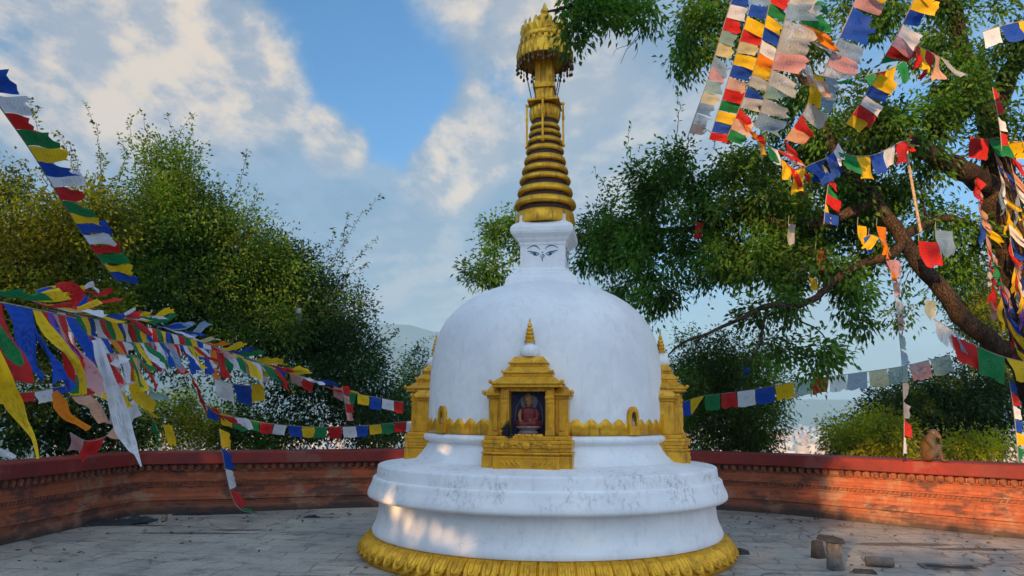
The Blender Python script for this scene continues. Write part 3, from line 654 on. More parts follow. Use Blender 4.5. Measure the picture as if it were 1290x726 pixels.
        for s_ in (-1, 1):
            b = MB(); b.box(s_ * .238 - .034, s_ * .238 + .034, y - .022, y + .002, 1.39, 1.86); b.box(s_ * .238 - .044, s_ * .238 + .044, y - .032, y + .003, 1.392, 1.44); b.box(s_ * .238 - .046, s_ * .238 + .046, y - .034, y + .003, 1.77, 1.80); b.box(s_ * .238 - .040, s_ * .238 + .040, y - .028, y + .003, 1.725, 1.745); b.box(s_ * .238 - .02, s_ * .238 + .02, y - .030, y, 1.47, 1.70)
            b.xf(Mf).build('pilaster', M_SHR, sh, False, .004)
            b = MB(); b.box(s_ * .356 - .03, s_ * .356 + .03, y + .072, y + .093, 1.44, 1.74); b.box(s_ * .356 - .045, s_ * .356 + .045, y + .06, y + .094, 1.39, 1.425)
            b.xf(Mf).build('side_pilaster', M_SHR, sh, False, .004)
            # wing roof with a curled tip
            b = MB(); cx_ = s_ * .365; b.box(cx_ - .105, cx_ + .105, y + .03, -1.30, 1.802, 1.826); b.box(cx_ - .095, cx_ + .095, y + .04, -1.30, 1.827, 1.90, .05, .06, 0.)
            b.ball((s_ * .468, y + .035, 1.838), .024, 8); b.xf(Mf).build('wing_roof', M_SHR, sh, False, .005)
        b = MB()
        b.box(-.365, .365, y - .07, -1.25, 1.886, 1.918); b.box(-.385, .385, y - .085, -1.25, 1.919, 1.938); b.box(-.365, .365, y - .07, -1.25, 1.939, 2.005, .095, .09, 0.)
        b.box(-.262, .262, y + .025, -1.22, 2.006, 2.035); b.box(-.272, .272, y + .012, -1.22, 2.036, 2.055); b.box(-.262, .262, y + .02, -1.22, 2.056, 2.11, .055, .06, 0)
        b.box(-.20, .20, y + .085, -1.2, 2.111, 2.14); b.box(-.218, .218, y + .07, -1.2, 2.141, 2.158); b.box(-.205, .205, y + .08, -1.2, 2.159, 2.222, .05, .05, 0)
        for s_ in (-1, 1):
            b.ball((s_ * .378, y - .08, 1.945), .022, 8); b.ball((s_ * .27, y + .015, 2.058), .013, 8)
        b.xf(Mf).build('tiered_roof', M_SHR, sh, False, .006)
        b = MB(); b.lathe([(.095, 2.222), (.105, 2.235), (.108, 2.28), (.098, 2.315), (.075, 2.34), (.045, 2.35), (.043, 2.372), (.05, 2.376)], 24, (0, y + .20, 0)); b.xf(Mf).build('finial_dome', M_PL, sh, True)
        b = MB(); b.lathe([(.058, 2.374), (.06, 2.40), (.042, 2.415), (.052, 2.43), (.05, 2.45), (.036, 2.462), (.045, 2.475), (.042, 2.492), (.03, 2.503), (.037, 2.515), (.033, 2.53), (.018, 2.545), (.026, 2.56), (.02, 2.585), (.008, 2.60), (.012, 2.62), (.003, 2.645)], 20, (0, y + .20, 0)); b.xf(Mf).build('finial_spire', M_SHR, sh, True)
        # carved relief on the pedestal
        b = MB(); yf = y - .088
        for s_ in (-1, 1):
            for k in range(4):
                a0 = k * .5; b.tube([(s_ * (.05 + .05 * k), yf, 1.07 + .02 * (k % 2)), (s_ * (.075 + .05 * k), yf - .008, 1.115), (s_ * (.105 + .05 * k), yf, 1.13), (s_ * (.13 + .045 * k), yf - .002, 1.10), (s_ * (.12 + .045 * k), yf - .002, 1.075)], [.006, .013, .012, .009, .004], 6)
            b.ball((s_ * .24, yf - .0, 1.285), .032, 8, (1, .6, 1)); b.ball((s_ * .14, yf + .01, 1.28), .02, 8, (1.6, .6, 1)); b.tube([(s_ * .05, yf, 1.262), (s_ * .10, yf - .004, 1.31), (s_ * .16, yf, 1.30), (s_ * .19, yf, 1.27)], [.006, .012, .012, .005], 6)
            b.box(s_ * .285 - .006, s_ * .285 + .006, yf - .006, yf + .01, 1.045, 1.17)
        b.ball((0, yf, 1.29), .04, 10, (1.2, .5, 1)); b.box(-.29, .29, yf - .006, yf + .01, 1.035, 1.046); b.box(-.29, .29, yf - .006, yf + .01, 1.168, 1.179); b.box(-.006, .006, yf - .006, yf + .01, 1.046, 1.168)
        for k in range(9): b.ball((-.15 + .037 * k + random.uniform(-.01, .01), y - .03 + random.uniform(-.01, .02), 1.39), .020 + random.uniform(0, .008), 7, (1.2, 1, .8))
        b.xf(Mf).build('carved_relief', M_SHR, sh, True)
        # niche interior
        yb = y + .155
        b = MB(); b.box(-.190, .190, yb, yb + .003, 1.388, 1.843); b.xf(Mf).build('niche_panel', m_blue, sh)
        b = MB(); b.tube([(-.12, yb - .006, 1.46), (-.15, yb - .006, 1.55), (-.135, yb - .006, 1.68), (-.075, yb - .006, 1.785), (0, yb - .006, 1.815), (.075, yb - .006, 1.785), (.135, yb - .006, 1.68), (.15, yb - .006, 1.55), (.12, yb - .006, 1.46)], .005, 6)
        b.xf(Mf).build('aureole_rim', m_lot, sh)
        b = MB(); b.lathe([(.088, 0), (.088, .008), (.0005, .010)], 28, (0, 0, 0)); b.xf(Matrix.Translation((0, yb - .002, 1.735)) @ Matrix.Rotation(PI / 2, 4, 'X')); b.xf(Mf).build('halo', m_halo, sh)
        # seated figure: head, torso, crossed legs
        b = MB(); b.lathe([(.015, 0), (.034, .012), (.042, .04), (.044, .065), (.038, .092), (.024, .108), (.018, .118), (.012, .13), (.003, .136)], 14, (0, yb - .038, 1.70)); b.lathe([(.02, 0), (.018, .03)], 10, (0, yb - .038, 1.68)); b.ball((0, yb - .082, 1.745), .008, 6); b.ball((-.043, yb - .038, 1.735), .01, 6, (.5, 1, 1.8)); b.ball((.043, yb - .038, 1.735), .01, 6, (.5, 1, 1.8))
        b.tube([(-.075, yb - .04, 1.655), (-.095, yb - .055, 1.60), (-.085, yb - .075, 1.545), (-.06, yb - .09, 1.50)], [.022, .02, .017, .012], 8); b.tube([(.02, yb - .085, 1.545), (.045, yb - .09, 1.54)], [.018, .014], 8)
        b.xf(Mf).build('seated_figure', m_skin, sh, True)
        b = MB(); b.lathe([(.065, 1.52), (.07, 1.56), (.08, 1.61), (.085, 1.65), (.06, 1.675), (.022, 1.69)], 18, (0, yb - .042, 0), ry=.6); b.tube([(.075, yb - .04, 1.655), (.098, yb - .055, 1.60), (.085, yb - .08, 1.555), (.03, yb - .095, 1.54)], [.026, .026, .022, .016], 8)
        b.tube([(-.05, yb - .05, 1.515), (-.115, yb - .075, 1.515), (-.08, yb - .105, 1.505), (.0, yb - .105, 1.50)], [.032, .036, .028, .02], 8); b.tube([(.05, yb - .05, 1.515), (.115, yb - .075, 1.515), (.08, yb - .11, 1.515), (-.01, yb - .11, 1.512)], [.032, .036, .028, .02], 8)
        b.xf(Mf).build('figure_robe', m_robe, sh, True)
        b = MB(); b.lathe([(.10, 1.39), (.11, 1.42), (.085, 1.44), (.13, 1.47), (.125, 1.488), (.05, 1.49)], 20, (0, yb - .07, 0), ry=.55); b.xf(Mf).build('lotus_seat', m_lot, sh, True)
stupa()

# ------------------------------------------------------------------ trees
def unit(v): return v / np.maximum(1e-9, np.linalg.norm(v, axis=-1, keepdims=True))
def leaf_verts(B, D, L, Wd, r_, droop=.12):
    n = len(B); up = unit(r_.normal(size=(n, 3)) * .8 + np.array([0, 0, 1.]))
    s_ = unit(np.cross(D, up)); nn = np.cross(s_, D)
    L = L[:, None]; Wd = Wd[:, None]
    mid = B + D * L * .42; fold = nn * Wd * .22
    tip = B + D * L - np.array([0, 0, 1.]) * L * droop
    V = np.stack([B, mid + s_ * Wd * .5 + fold, tip, mid - s_ * Wd * .5 + fold], 1).reshape(-1, 3)
    k = np.arange(n)[:, None] * 4
    return V, np.concatenate([k + np.array([0, 1, 2]), k + np.array([0, 2, 3])])
def grow(limbs, targets, r_, step=.28, wig=.14, lift=.10, twig=.006, pw=2.3):
    """limbs: list of (points, radii). returns tube chains and the path end of every target"""
    Pn = []; par = []; rb = []; chains = []
    for li, (pts, rad) in enumerate(limbs):
        pts = np.array(pts, float); c = cat(pts, 5); rr = np.interp(np.linspace(0, len(pts) - 1, len(c)), np.arange(len(pts)), rad)
        c[1:-1] += r_.normal(size=(len(c) - 2, 3)) * rr[1:-1, None] * .12
        if Pn: pr = int(np.argmin(np.linalg.norm(np.array(Pn) - c[0], axis=1)))
        else: pr = -1
        ch = [pr] if pr >= 0 else []
        for i in range(len(c)):
            Pn.append(c[i]); par.append(pr); rb.append(rr[i]); pr = len(Pn) - 1; ch.append(pr)
        chains.append(ch)
    base = np.array(Pn); T = np.array(targets)
    dmin = np.min(np.linalg.norm(T[:, None, :] - base[None], axis=2), axis=1); order = np.argsort(dmin)
    arr = np.zeros((len(Pn) + len(T) * 16, 3)); k = len(Pn); arr[:k] = base
    ends = []
    for t in order:
        p1 = T[t]; d = np.linalg.norm(arr[:k] - p1, axis=1); i0 = int(np.argmin(d)); dist = d[i0]; p0 = arr[i0]
        nseg = int(min(14, max(2, round(dist / step)))); ctl = (p0 + p1) / 2 + np.array([0, 0, lift]) * dist + r_.normal(size=3) * wig * dist
        ch = [i0]; pr = i0
        for j in range(1, nseg + 1):
            u = j / nseg; q = p0 * (1 - u) ** 2 + 2 * ctl * u * (1 - u) + p1 * u * u
            if j < nseg: q = q + r_.normal(size=3) * .05 * step
            arr[k] = q; par.append(pr); rb.append(0.); pr = k; ch.append(k); k += 1
        chains.append(ch); ends.append((t, ch))
    par = np.array(par); acc = np.zeros(k); kids = np.zeros(k, int)
    for i in range(k - 1, -1, -1):
        if acc[i] == 0: acc[i] = twig ** pw
        if par[i] >= 0: acc[par[i]] += acc[i] * .97
    R = np.maximum(acc ** (1 / pw), np.array(rb)); R = np.where(np.array(rb) > 0, np.array(rb), R)
    for i in range(k):                                   # a child is never thicker than its parent
        if par[i] >= 0: R[i] = min(R[i], R[par[i]])
    return arr[:k], R, chains, ends
def tubes_mesh(name, arr, R, chains, big=.05):
    b = MB()
    for ch in chains:
        if len(ch) < 2: continue
        rr = [float(R[i]) for i in ch]
        if len(ch) > 1: rr[0] = min(rr[0], rr[1] * 1.3)
        b.tube([arr[i] for i in ch], rr, 9 if max(rr) > big else 4)
    me = bpy.data.meshes.new(name); me.from_pydata(b.V, [], b.F); me.polygons.foreach_set('use_smooth', [True] * len(me.polygons)); me.update(); return me
def make_tree(name, label, cat_, limbs, blobs, lpt, L, Wd, mleaf, mbark, seed, spread=.16, droop=.3, group=None, whips=(), twig=.006, extra_twigs=(), lift=.1, holes=()):
    """blobs: (centre, radii, number of twig ends)"""
    r_ = np.random.default_rng(seed); T = []; C = []
    for c, rad, n in blobs:
        v = unit(r_.normal(size=(n, 3))) * (r_.random((n, 1)) ** .42); T.append(np.array(c) + v * np.array(rad)); C.append(v)
    T = np.concatenate(T); C = np.concatenate(C)
    arr, R, chains, ends = grow(limbs, T, r_, twig=twig, lift=lift)
    B = []; D = []
    for t, ch in ends:
        n = int(lpt * r_.uniform(.6, 1.4)); seg = arr[ch[-3:]] if len(ch) >= 3 else arr[ch]
        u = r_.random(n) * (len(seg) - 1); i = np.minimum(u.astype(int), len(seg) - 2); f = (u - i)[:, None]
        p = seg[i] * (1 - f) + seg[i + 1] * f; off = r_.normal(size=(n, 3)) * spread; off[:, 2] -= spread * .35 * droop / .3
        out = unit(seg[-1] - seg[0]); B.append(p + off); D.append(unit(off / spread * .55 + out * .55 + C[t] * .5 + np.array([0, 0, -droop * 1.6]) + r_.normal(size=(n, 3)) * .45))
    extra = []
    for pts, rad, nl, ls in whips:
        c = cat(pts, 6); c[1:] += r_.normal(size=(len(c) - 1, 3)) * .02; k0 = len(arr); arr = np.concatenate([arr, c]); R = np.concatenate([R, np.linspace(rad, rad * .25, len(c))]); chains.append(list(range(k0, k0 + len(c))))
        n = nl; u = r_.random(n) ** .8 * (len(c) - 1.001); i = u.astype(int); f = (u - i)[:, None]; p = c[i] * (1 - f) + c[i + 1] * f; tg = unit(c[i + 1] - c[i])
        side = unit(np.cross(tg, r_.normal(size=(n, 3)))); B.append(p + side * .02 * r_.random((n, 1)) * 2.); D.append(unit(side + tg * .5 + r_.normal(size=(n, 3)) * .3))
    for pts, rad in extra_twigs:
        c = cat(pts, 5); k0 = len(arr); arr = np.concatenate([arr, c]); R = np.concatenate([R, np.linspace(rad, rad * .3, len(c))]); chains.append(list(range(k0, k0 + len(c))))
    B = np.concatenate(B); D = np.concatenate(D)
    if len(holes):                                        # leaves cut away so chosen sun patches reach the stupa
        A_, B_ = sun_ab(B); keep = np.ones(len(B), bool)
        for (a0, b0, ra, rb_, tilt) in holes:
            da, db = A_ - a0, B_ - b0; u, v = da * math.cos(tilt) + db * math.sin(tilt), -da * math.sin(tilt) + db * math.cos(tilt)
            keep &= (u / ra) ** 2 + (v / rb_) ** 2 > 1
        B = B[keep]; D = D[keep]
    n = len(B)
    ls = L * r_.uniform(.65, 1.25, n); ws = Wd * r_.uniform(.7, 1.2, n)
    V, Fc = leaf_verts(B, D, ls, ws, r_)
    base = limbs[0][0][0]
    t = empty(name, base, label, cat_, group)
    link('trunk', tubes_mesh('trunk', arr, R, chains), mbark, t)
    link('crown', mesh_np('crown', V, [Fc]), mleaf, t)
    return t, n
def bp(x, y, Y, rx, ry, rd, n):
    k = Y / F * 1.0; return (at(x, y, Y), (rx * k, rd, ry * k), n)
LEAF_R = mat_leaf('glossy_drooping_leaf', [(.036, .115, .016), (.065, .165, .020), (.115, .20, .024)], .45, 1.1)
LEAF_L = mat_leaf('small_dull_leaf', [(.044, .110, .014), (.075, .15, .016), (.125, .185, .020)], .40, .8)
LEAF_Y = mat_leaf('yellow_green_leaf', [(.10, .14, .010), (.145, .18, .012), (.19, .20, .016)], .40, .9)
LEAF_B = mat_leaf('fresh_lime_leaf', [(.24, .28, .012), (.32, .33, .014), (.38, .36, .02)], .48, 1.3)
LEAF_D = mat_leaf('dark_evergreen_leaf', [(.018, .052, .014), (.030, .078, .018), (.050, .10, .022)], .34, .9)
NL = {}
# the big tree with the leaning limb
limbs = [
    ([(8.45, 11.3, -.15), at(1325, 560, 11.2), at(1312, 470, 11.), at(1292, 380, 10.9), at(1274, 300, 10.8), at(1258, 235, 10.7), at(1246, 150, 10.6), at(1218, 80, 10.5), at(1195, 0, 10.4), at(1165, -90, 10.4)], [.40, .37, .34, .31, .29, .26, .19, .14, .10, .05]),
    ([at(1322, 505, 11.), at(1290, 462, 10.7), at(1232, 417, 10.4), at(1186, 366, 10.2), at(1141, 306, 10.1), at(1105, 255, 10.), at(1064, 212, 10.), at(1040, 165, 10.), at(1015, 105, 10.2), at(985, 78, 10.2), at(950, 55, 10.3)], [.165, .15, .135, .12, .105, .088, .072, .06, .048, .035, .018]),
    ([at(1254, 235, 10.7), at(1218, 217, 10.3), at(1180, 197, 10.), at(1152, 183, 9.8), at(1120, 150, 9.7)], [.17, .16, .14, .11, .05]),
    ([at(1122, 322, 10.05), at(1080, 335, 9.9), at(1055, 350, 9.8), at(1030, 374, 9.7), at(1000, 386, 9.6), at(968, 385, 9.5), at(932, 402, 9.5), at(892, 420, 9.4), at(860, 432, 9.3), at(842, 447, 9.3)], [.062, .060, .055, .048, .042, .038, .027, .020, .015, .009]),
    ([at(967, 387, 9.5), at(961, 410, 9.5), at(957, 435, 9.5), at(942, 455, 9.5)], [.028, .024, .020, .010]),
    ([at(1100, 252, 10.), at(1040, 280, 10.2), at(990, 283, 10.6), at(945, 268, 11.), at(900, 286, 11.4), at(850, 290, 11.8), at(790, 292, 12.4), at(720, 300, 13.), at(655, 325, 13.3), at(612, 345, 13.5)], [.085, .08, .075, .068, .06, .052, .042, .032, .022, .012]),
    ([at(1140, 298, 10.1), at(1190, 275, 10.6), at(1230, 287, 10.8)], [.07, .06, .05]),
    ([at(1248, 155, 10.6), at(1274, 90, 10.3), at(1312, 40, 10.), at(1350, -20, 9.8)], [.16, .14, .13, .10]),
    ([at(1196, 10, 10.4), at(1100, -70, 9.5), at(960, -120, 8.9), at(840, -90, 8.3), at(765, -30, 8.), at(722, 5, 7.9), at(690, 15, 7.8)], [.10, .09, .07, .055, .04, .025, .012]),
    ([at(985, 80, 10.2), at(955, 40, 10.2), at(905, 5, 10.2), at(870, -20, 10.2)], [.05, .045, .035, .02]),
]
bl = [bp(1000, 255, 11., 105, 55, 1.2, 72), bp(960, 320, 11.2, 90, 60, 1.2, 57), bp(1060, 290, 11.2, 70, 70, 1., 48), bp(860, 225, 11.6, 70, 50, 1., 39), bp(815, 240, 11.8, 40, 55, .7, 20), bp(860, 300, 11.8, 80, 60, 1.1, 51), bp(800, 330, 12.2, 55, 60, .9, 33), bp(770, 300, 12.6, 40, 50, .8, 19),
      bp(745, 325, 13., 28, 40, .7, 14), bp(760, 275, 13, 30, 30, .6, 10), bp(632, 300, 13.4, 28, 32, .6, 12), bp(610, 335, 13.5, 28, 28, .6, 14), bp(650, 290, 13.3, 20, 24, .5, 8), bp(830, 380, 11.5, 26, 22, .5, 9),
      bp(965, 392, 9.6, 40, 6, .3, 4), bp(1000, 440, 9.6, 24, 10, .3, 5), bp(1038, 446, 9.6, 16, 12, .3, 4), bp(1020, 470, 9.6, 6, 7, .2, 2), bp(925, 330, 10.8, 60, 24, .8, 20), bp(1010, 335, 10., 50, 24, .7, 14), bp(985, 375, 9.8, 30, 8, .3, 3),
      bp(1072, 365, 10.1, 22, 30, .4, 11), bp(1078, 398, 10., 12, 16, .3, 4), bp(1190, 300, 11., 55, 50, .8, 22), bp(1200, 345, 11.2, 40, 30, .8, 10), bp(1130, 395, 11, 16, 12, .3, 2), bp(1130, 235, 10.6, 60, 50, .7, 26), bp(1010, 195, 10.8, 70, 40, .9, 28), bp(940, 190, 11.2, 50, 45, .8, 20),
      bp(1120, 165, 9.9, 58, 60, .6, 40), bp(1080, 130, 10.4, 40, 40, .6, 14), bp(1212, 100, 9.9, 34, 40, .5, 28), bp(1250, 60, 10., 50, 50, .7, 17), bp(1160, 60, 10.6, 50, 50, .7, 16), bp(1275, 160, 10.2, 40, 50, .7, 13), bp(1110, 20, 10.4, 50, 35, .7, 17), bp(1040, 40, 10.4, 40, 45, .7, 13), bp(965, 50, 10.4, 50, 45, .7, 20), bp(1185, 150, 10., 26, 26, .4, 12), bp(1190, 10, 10.4, 30, 24, .5, 10), bp(890, 30, 10.3, 45, 50, .7, 22), bp(870, 65, 10.3, 22, 28, .5, 11), bp(985, 120, 10.6, 45, 45, .7, 19), bp(1050, 200, 10.8, 40, 30, .6, 10), bp(1285, 250, 12., 30, 50, .8, 8), bp(1290, 20, 10, 40, 50, .8, 12),
      bp(740, 0, 7.9, 30, 12, .4, 7), bp(795, 0, 8., 26, 16, .4, 7), bp(722, 40, 7.85, 8, 12, .25, 4), bp(760, 20, 7.9, 36, 9, .3, 5), bp(815, 15, 8., 10, 10, .3, 3)]
tw = [([at(775, -10, 8.), at(795, 20, 8.), at(805, 45, 8.), at(790, 62, 8.), at(782, 80, 8.)], .010), ([at(805, 42, 8.), at(795, 55, 8.05), at(777, 62, 8.05), at(772, 70, 8.)], .006), ([at(800, 50, 8.), at(803, 65, 8.), at(797, 76, 8.)], .005), ([at(795, 20, 8.), at(815, 40, 7.95), at(828, 60, 7.95)], .007),
      ([at(996, 387, 9.6), at(990, 408, 9.55), at(976, 424, 9.5), at(969, 441, 9.5)], .018), ([at(1001, 388, 9.6), at(1008, 404, 9.55), at(1028, 414, 9.5), at(1040, 428, 9.5), at(1034, 442, 9.5)], .016), ([at(990, 408, 9.55), at(975, 406, 9.5), at(968, 420, 9.5)], .010), ([at(892, 420, 9.4), at(878, 432, 9.4), at(876, 446, 9.4)], .012), ([at(842, 447, 9.3), at(850, 462, 9.3), at(848, 480, 9.3)], .008)]
wh = [([at(850, 205, 11.5), at(852, 165, 11.5), at(857, 135, 11.5), at(853, 112, 11.5)], .010, 26, 0), ([at(800, 210, 11.8), at(790, 180, 11.8), at(796, 158, 11.8)], .008, 18, 0), ([at(905, 200, 11.3), at(895, 170, 11.3), at(880, 150, 11.3)], .009, 20, 0), ([at(770, 250, 12.4), at(757, 228, 12.4), at(748, 215, 12.4)], .008, 16, 0), ([at(612, 320, 13.5), at(604, 290, 13.5), at(606, 275, 13.5)], .008, 14, 0), ([at(640, 290, 13.4), at(638, 270, 13.4), at(642, 258, 13.4)], .008, 14, 0)]
t, NL['big'] = make_tree('broadleaf_tree', 'spreading broadleaf tree with thick leaning limb, hung with prayer flags over the right wall', 'tree', limbs, bl, 100, .092, .044, LEAF_R, M_BARKL, 21, spread=.115, droop=.28, whips=wh, extra_twigs=tw)
# trees behind the left wall
def simple_limbs(base, tops, r0):
    b = np.array(base); l = []
    c = np.mean([np.array(t_) for t_ in tops], axis=0); fork = b + (c - b) * .25; fork[2] = b[2] + (c[2] - b[2]) * .24
    l.append(([b, b * .5 + fork * .5 + np.array([.06, .04, 0]), fork], [r0, r0 * .85, r0 * .75]))
    for t_ in tops: l.append(([fork, fork * .5 + np.array(t_) * .5 + np.array([0, 0, .2]), t_], [r0 * .6, r0 * .4, r0 * .12]))
    return l
def whip(x0, y0, x1, y1, Y, bend=8): return ([at(x0, y0, Y), at((x0 * 2 + x1) / 3 + bend * .6, (y0 * 2 + y1) / 3, Y), at((x0 + x1 * 2) / 3 + bend, (y0 + y1 * 2) / 3, Y), at(x1, y1, Y)], .010, int(20 + math.hypot(x1 - x0, y1 - y0) * .42), 0)
g0 = at(40, 575, 11.6); g0[2] = -.3
t, NL['l1'] = make_tree('bushy_tree', 'yellowish bushy tree with wispy shoots, beside the near end of the left wall', 'tree', simple_limbs(g0, [at(10, 300, 11.4), at(90, 270, 11.6), at(50, 380, 11.4), at(-20, 420, 11.2)], .11),
    [bp(20, 330, 11.3, 80, 80, .9, 150), bp(105, 290, 11.7, 70, 60, .9, 120), bp(60, 395, 11.5, 100, 60, .9, 110), bp(0, 240, 11.4, 40, 40, .6, 26), bp(20, 480, 11.3, 80, 40, .8, 34), bp(-40, 400, 11.2, 60, 120, .8, 60)], 85, .078, .044, LEAF_Y, M_BARK, 31, .15, .12,
    whips=[whip(60, 250, 38, 125, 11.6, 4), whip(25, 270, 30, 205, 11.4), whip(95, 235, 68, 165, 11.6), whip(75, 240, 58, 185, 11.6, 3), whip(0, 255, 15, 215, 11.3), whip(110, 240, 130, 195, 11.7)], group='trees beyond the left wall')
g0 = at(255, 575, 14.); g0[2] = -.3
t, NL['l2'] = make_tree('bushy_tree', 'tall dense bushy tree with upright shoots, between the hanging left flags and the stupa', 'tree', simple_limbs(g0, [at(190, 270, 13.6), at(270, 290, 14.), at(330, 340, 14.), at(230, 380, 13.8), at(300, 430, 13.8), at(160, 380, 13.4)], .12),
    [bp(215, 270, 13.8, 80, 60, 1.1, 150), bp(170, 330, 13.6, 90, 70, 1.1, 150), bp(270, 320, 14., 95, 70, 1.2, 170), bp(320, 350, 14.2, 80, 60, 1.1, 120), bp(230, 390, 13.8, 120, 50, 1.2, 110), bp(160, 430, 13.5, 70, 45, 1., 34), bp(310, 405, 14., 90, 45, 1.1, 80), bp(210, 215, 13.9, 45, 40, .7, 44), bp(300, 470, 14, 90, 40, .9, 16)], 92, .078, .044, LEAF_L, M_BARK, 33, .17, .12,
    whips=[whip(130, 240, 108, 128, 13.8, 6), whip(175, 235, 165, 145, 13.8, -4), whip(180, 230, 178, 140, 13.8, 6), whip(205, 215, 245, 142, 13.9, -4), whip(215, 220, 210, 145, 13.9), whip(230, 240, 262, 178, 13.9, -6), whip(220, 200, 240, 155, 13.9), whip(280, 280, 312, 190, 14., 4), whip(265, 270, 275, 220, 14.), whip(300, 290, 322, 232, 14.1), whip(150, 230, 150, 170, 13.7), whip(95, 245, 85, 180, 13.6), whip(190, 215, 195, 170, 13.9)], group='trees beyond the left wall')
g0 = at(415, 572, 15.2); g0[2] = -.3
t, NL['l3'] = make_tree('bushy_tree', 'dark bushy tree sending two bare slanting shoots into the sky, left of the stupa', 'tree', simple_limbs(g0, [at(380, 360, 15.), at(420, 420, 15.2), at(450, 450, 15.2), at(350, 450, 15.), at(390, 490, 15.)], .11),
    [bp(370, 370, 15., 65, 55, 1.1, 110), bp(415, 410, 15.2, 55, 60, 1.1, 110), bp(380, 440, 15., 70, 55, 1.1, 80), bp(440, 460, 15.3, 50, 60, 1., 70), bp(390, 505, 15.1, 80, 40, 1., 36), bp(460, 510, 15.3, 45, 50, .9, 50), bp(345, 320, 15, 40, 30, .7, 30)], 84, .078, .044, LEAF_D, M_BARK, 35, .17, .12,
    whips=[whip(400, 370, 482, 245, 15., -10), whip(420, 370, 475, 300, 15., -6), whip(430, 340, 440, 265, 15., -2), whip(390, 330, 420, 288, 15.), whip(460, 440, 500, 415, 15.2), whip(450, 420, 470, 385, 15.2), whip(400, 360, 465, 330, 15.)], group='trees beyond the left wall')
# low green growth behind the wall
def shrub(label, x, y, Y, rx, ry, rd, n, lpt, mat, seed, L=.075, Wd=.045, whips=(), name='shrub', cat_='shrub', spread=.15, more=(), group='bushes behind the parapet wall'):
    g = at(x, y + ry + 30, Y); g[2] = min(-.2, g[2]); k = Y / F
    tops = [at(x - rx * .5, y, Y), at(x + rx * .5, y, Y), at(x, y - ry * .5, Y)]
    return make_tree(name, label, cat_, simple_limbs(g, tops, .09), [bp(x, y, Y, rx, ry, rd, int(n * 1.5))] + list(more), lpt, L, Wd, mat, M_BARK, seed, spread, .15, group=group, whips=whips)
shrub('fresh green bush seen under the left tree branches, low behind the wall', 235, 530, 16.5, 95, 38, .9, 110, 60, LEAF_B, 41)
shrub('dark green bush behind the wall between two lime bushes, under the far left flags', 340, 545, 15.8, 70, 30, .8, 70, 60, LEAF_L, 42)
shrub('dark tangled bush behind the near left wall, below the yellow scarf', 90, 540, 12.6, 110, 40, .8, 110, 55, LEAF_D, 43)
shrub('low dark bush against the left shrine, behind the flags', 478, 535, 17., 48, 42, .9, 70, 60, LEAF_D, 44)
shrub('wispy bush with bare looping twigs beside the left shrine, before the mountain', 520, 485, 18., 24, 50, .6, 44, 44, LEAF_L, 45, whips=[whip(505, 470, 545, 425, 18., -6), whip(500, 480, 530, 440, 18., -8), whip(490, 460, 528, 432, 18, 6), whip(510, 500, 548, 455, 18, 3), whip(495, 490, 545, 470, 18, 4)])
shrub('tall green bushy tree filling the gap just behind the right shrine', 920, 500, 15.4, 72, 75, 1.3, 230, 66, LEAF_L, 46, .075, .038, name='bushy_tree', cat_='tree', more=[bp(880, 460, 15.4, 45, 40, .9, 60), bp(945, 460, 15.4, 35, 35, .8, 40), bp(946, 540, 15.2, 30, 36, .8, 50), bp(870, 530, 15.4, 40, 50, .9, 50)], whips=[whip(880, 440, 872, 405, 15.4, 3), whip(900, 440, 905, 410, 15.4), whip(930, 435, 925, 400, 15.4), whip(860, 440, 850, 412, 15.4, -3), whip(950, 440, 958, 412, 15.4, 3)])
shrub('bright lime green bush just over the right wall, nearest the open valley view', 1095, 560, 14.2, 52, 30, .9, 120, 60, LEAF_B, 47, .085, .036, more=[bp(1120, 545, 14.2, 40, 30, .8, 50)])
shrub('dark leafy tree behind the sitting monkey, over the right wall', 1190, 520, 15.6, 75, 55, 1., 170, 60, LEAF_D, 48, .09, .045, name='bushy_tree', cat_='tree', more=[bp(1105, 520, 15.6, 26, 20, .6, 22), bp(1250, 500, 15.4, 60, 60, .9, 80), bp(1150, 500, 15.6, 50, 26, .8, 40)])
shrub('small lime bush showing under dark leaves, just to the monkey\'s right', 1235, 568, 14., 50, 18, .5, 44, 50, LEAF_B, 49, .075, .036)
shrub('pale green tree seen far behind the leaning limb, past the right wall', 1245, 385, 19., 55, 60, 1.4, 120, 60, LEAF_Y, 50, .09, .05, name='bushy_tree', cat_='tree', more=[bp(1270, 450, 19, 50, 40, 1., 60)])
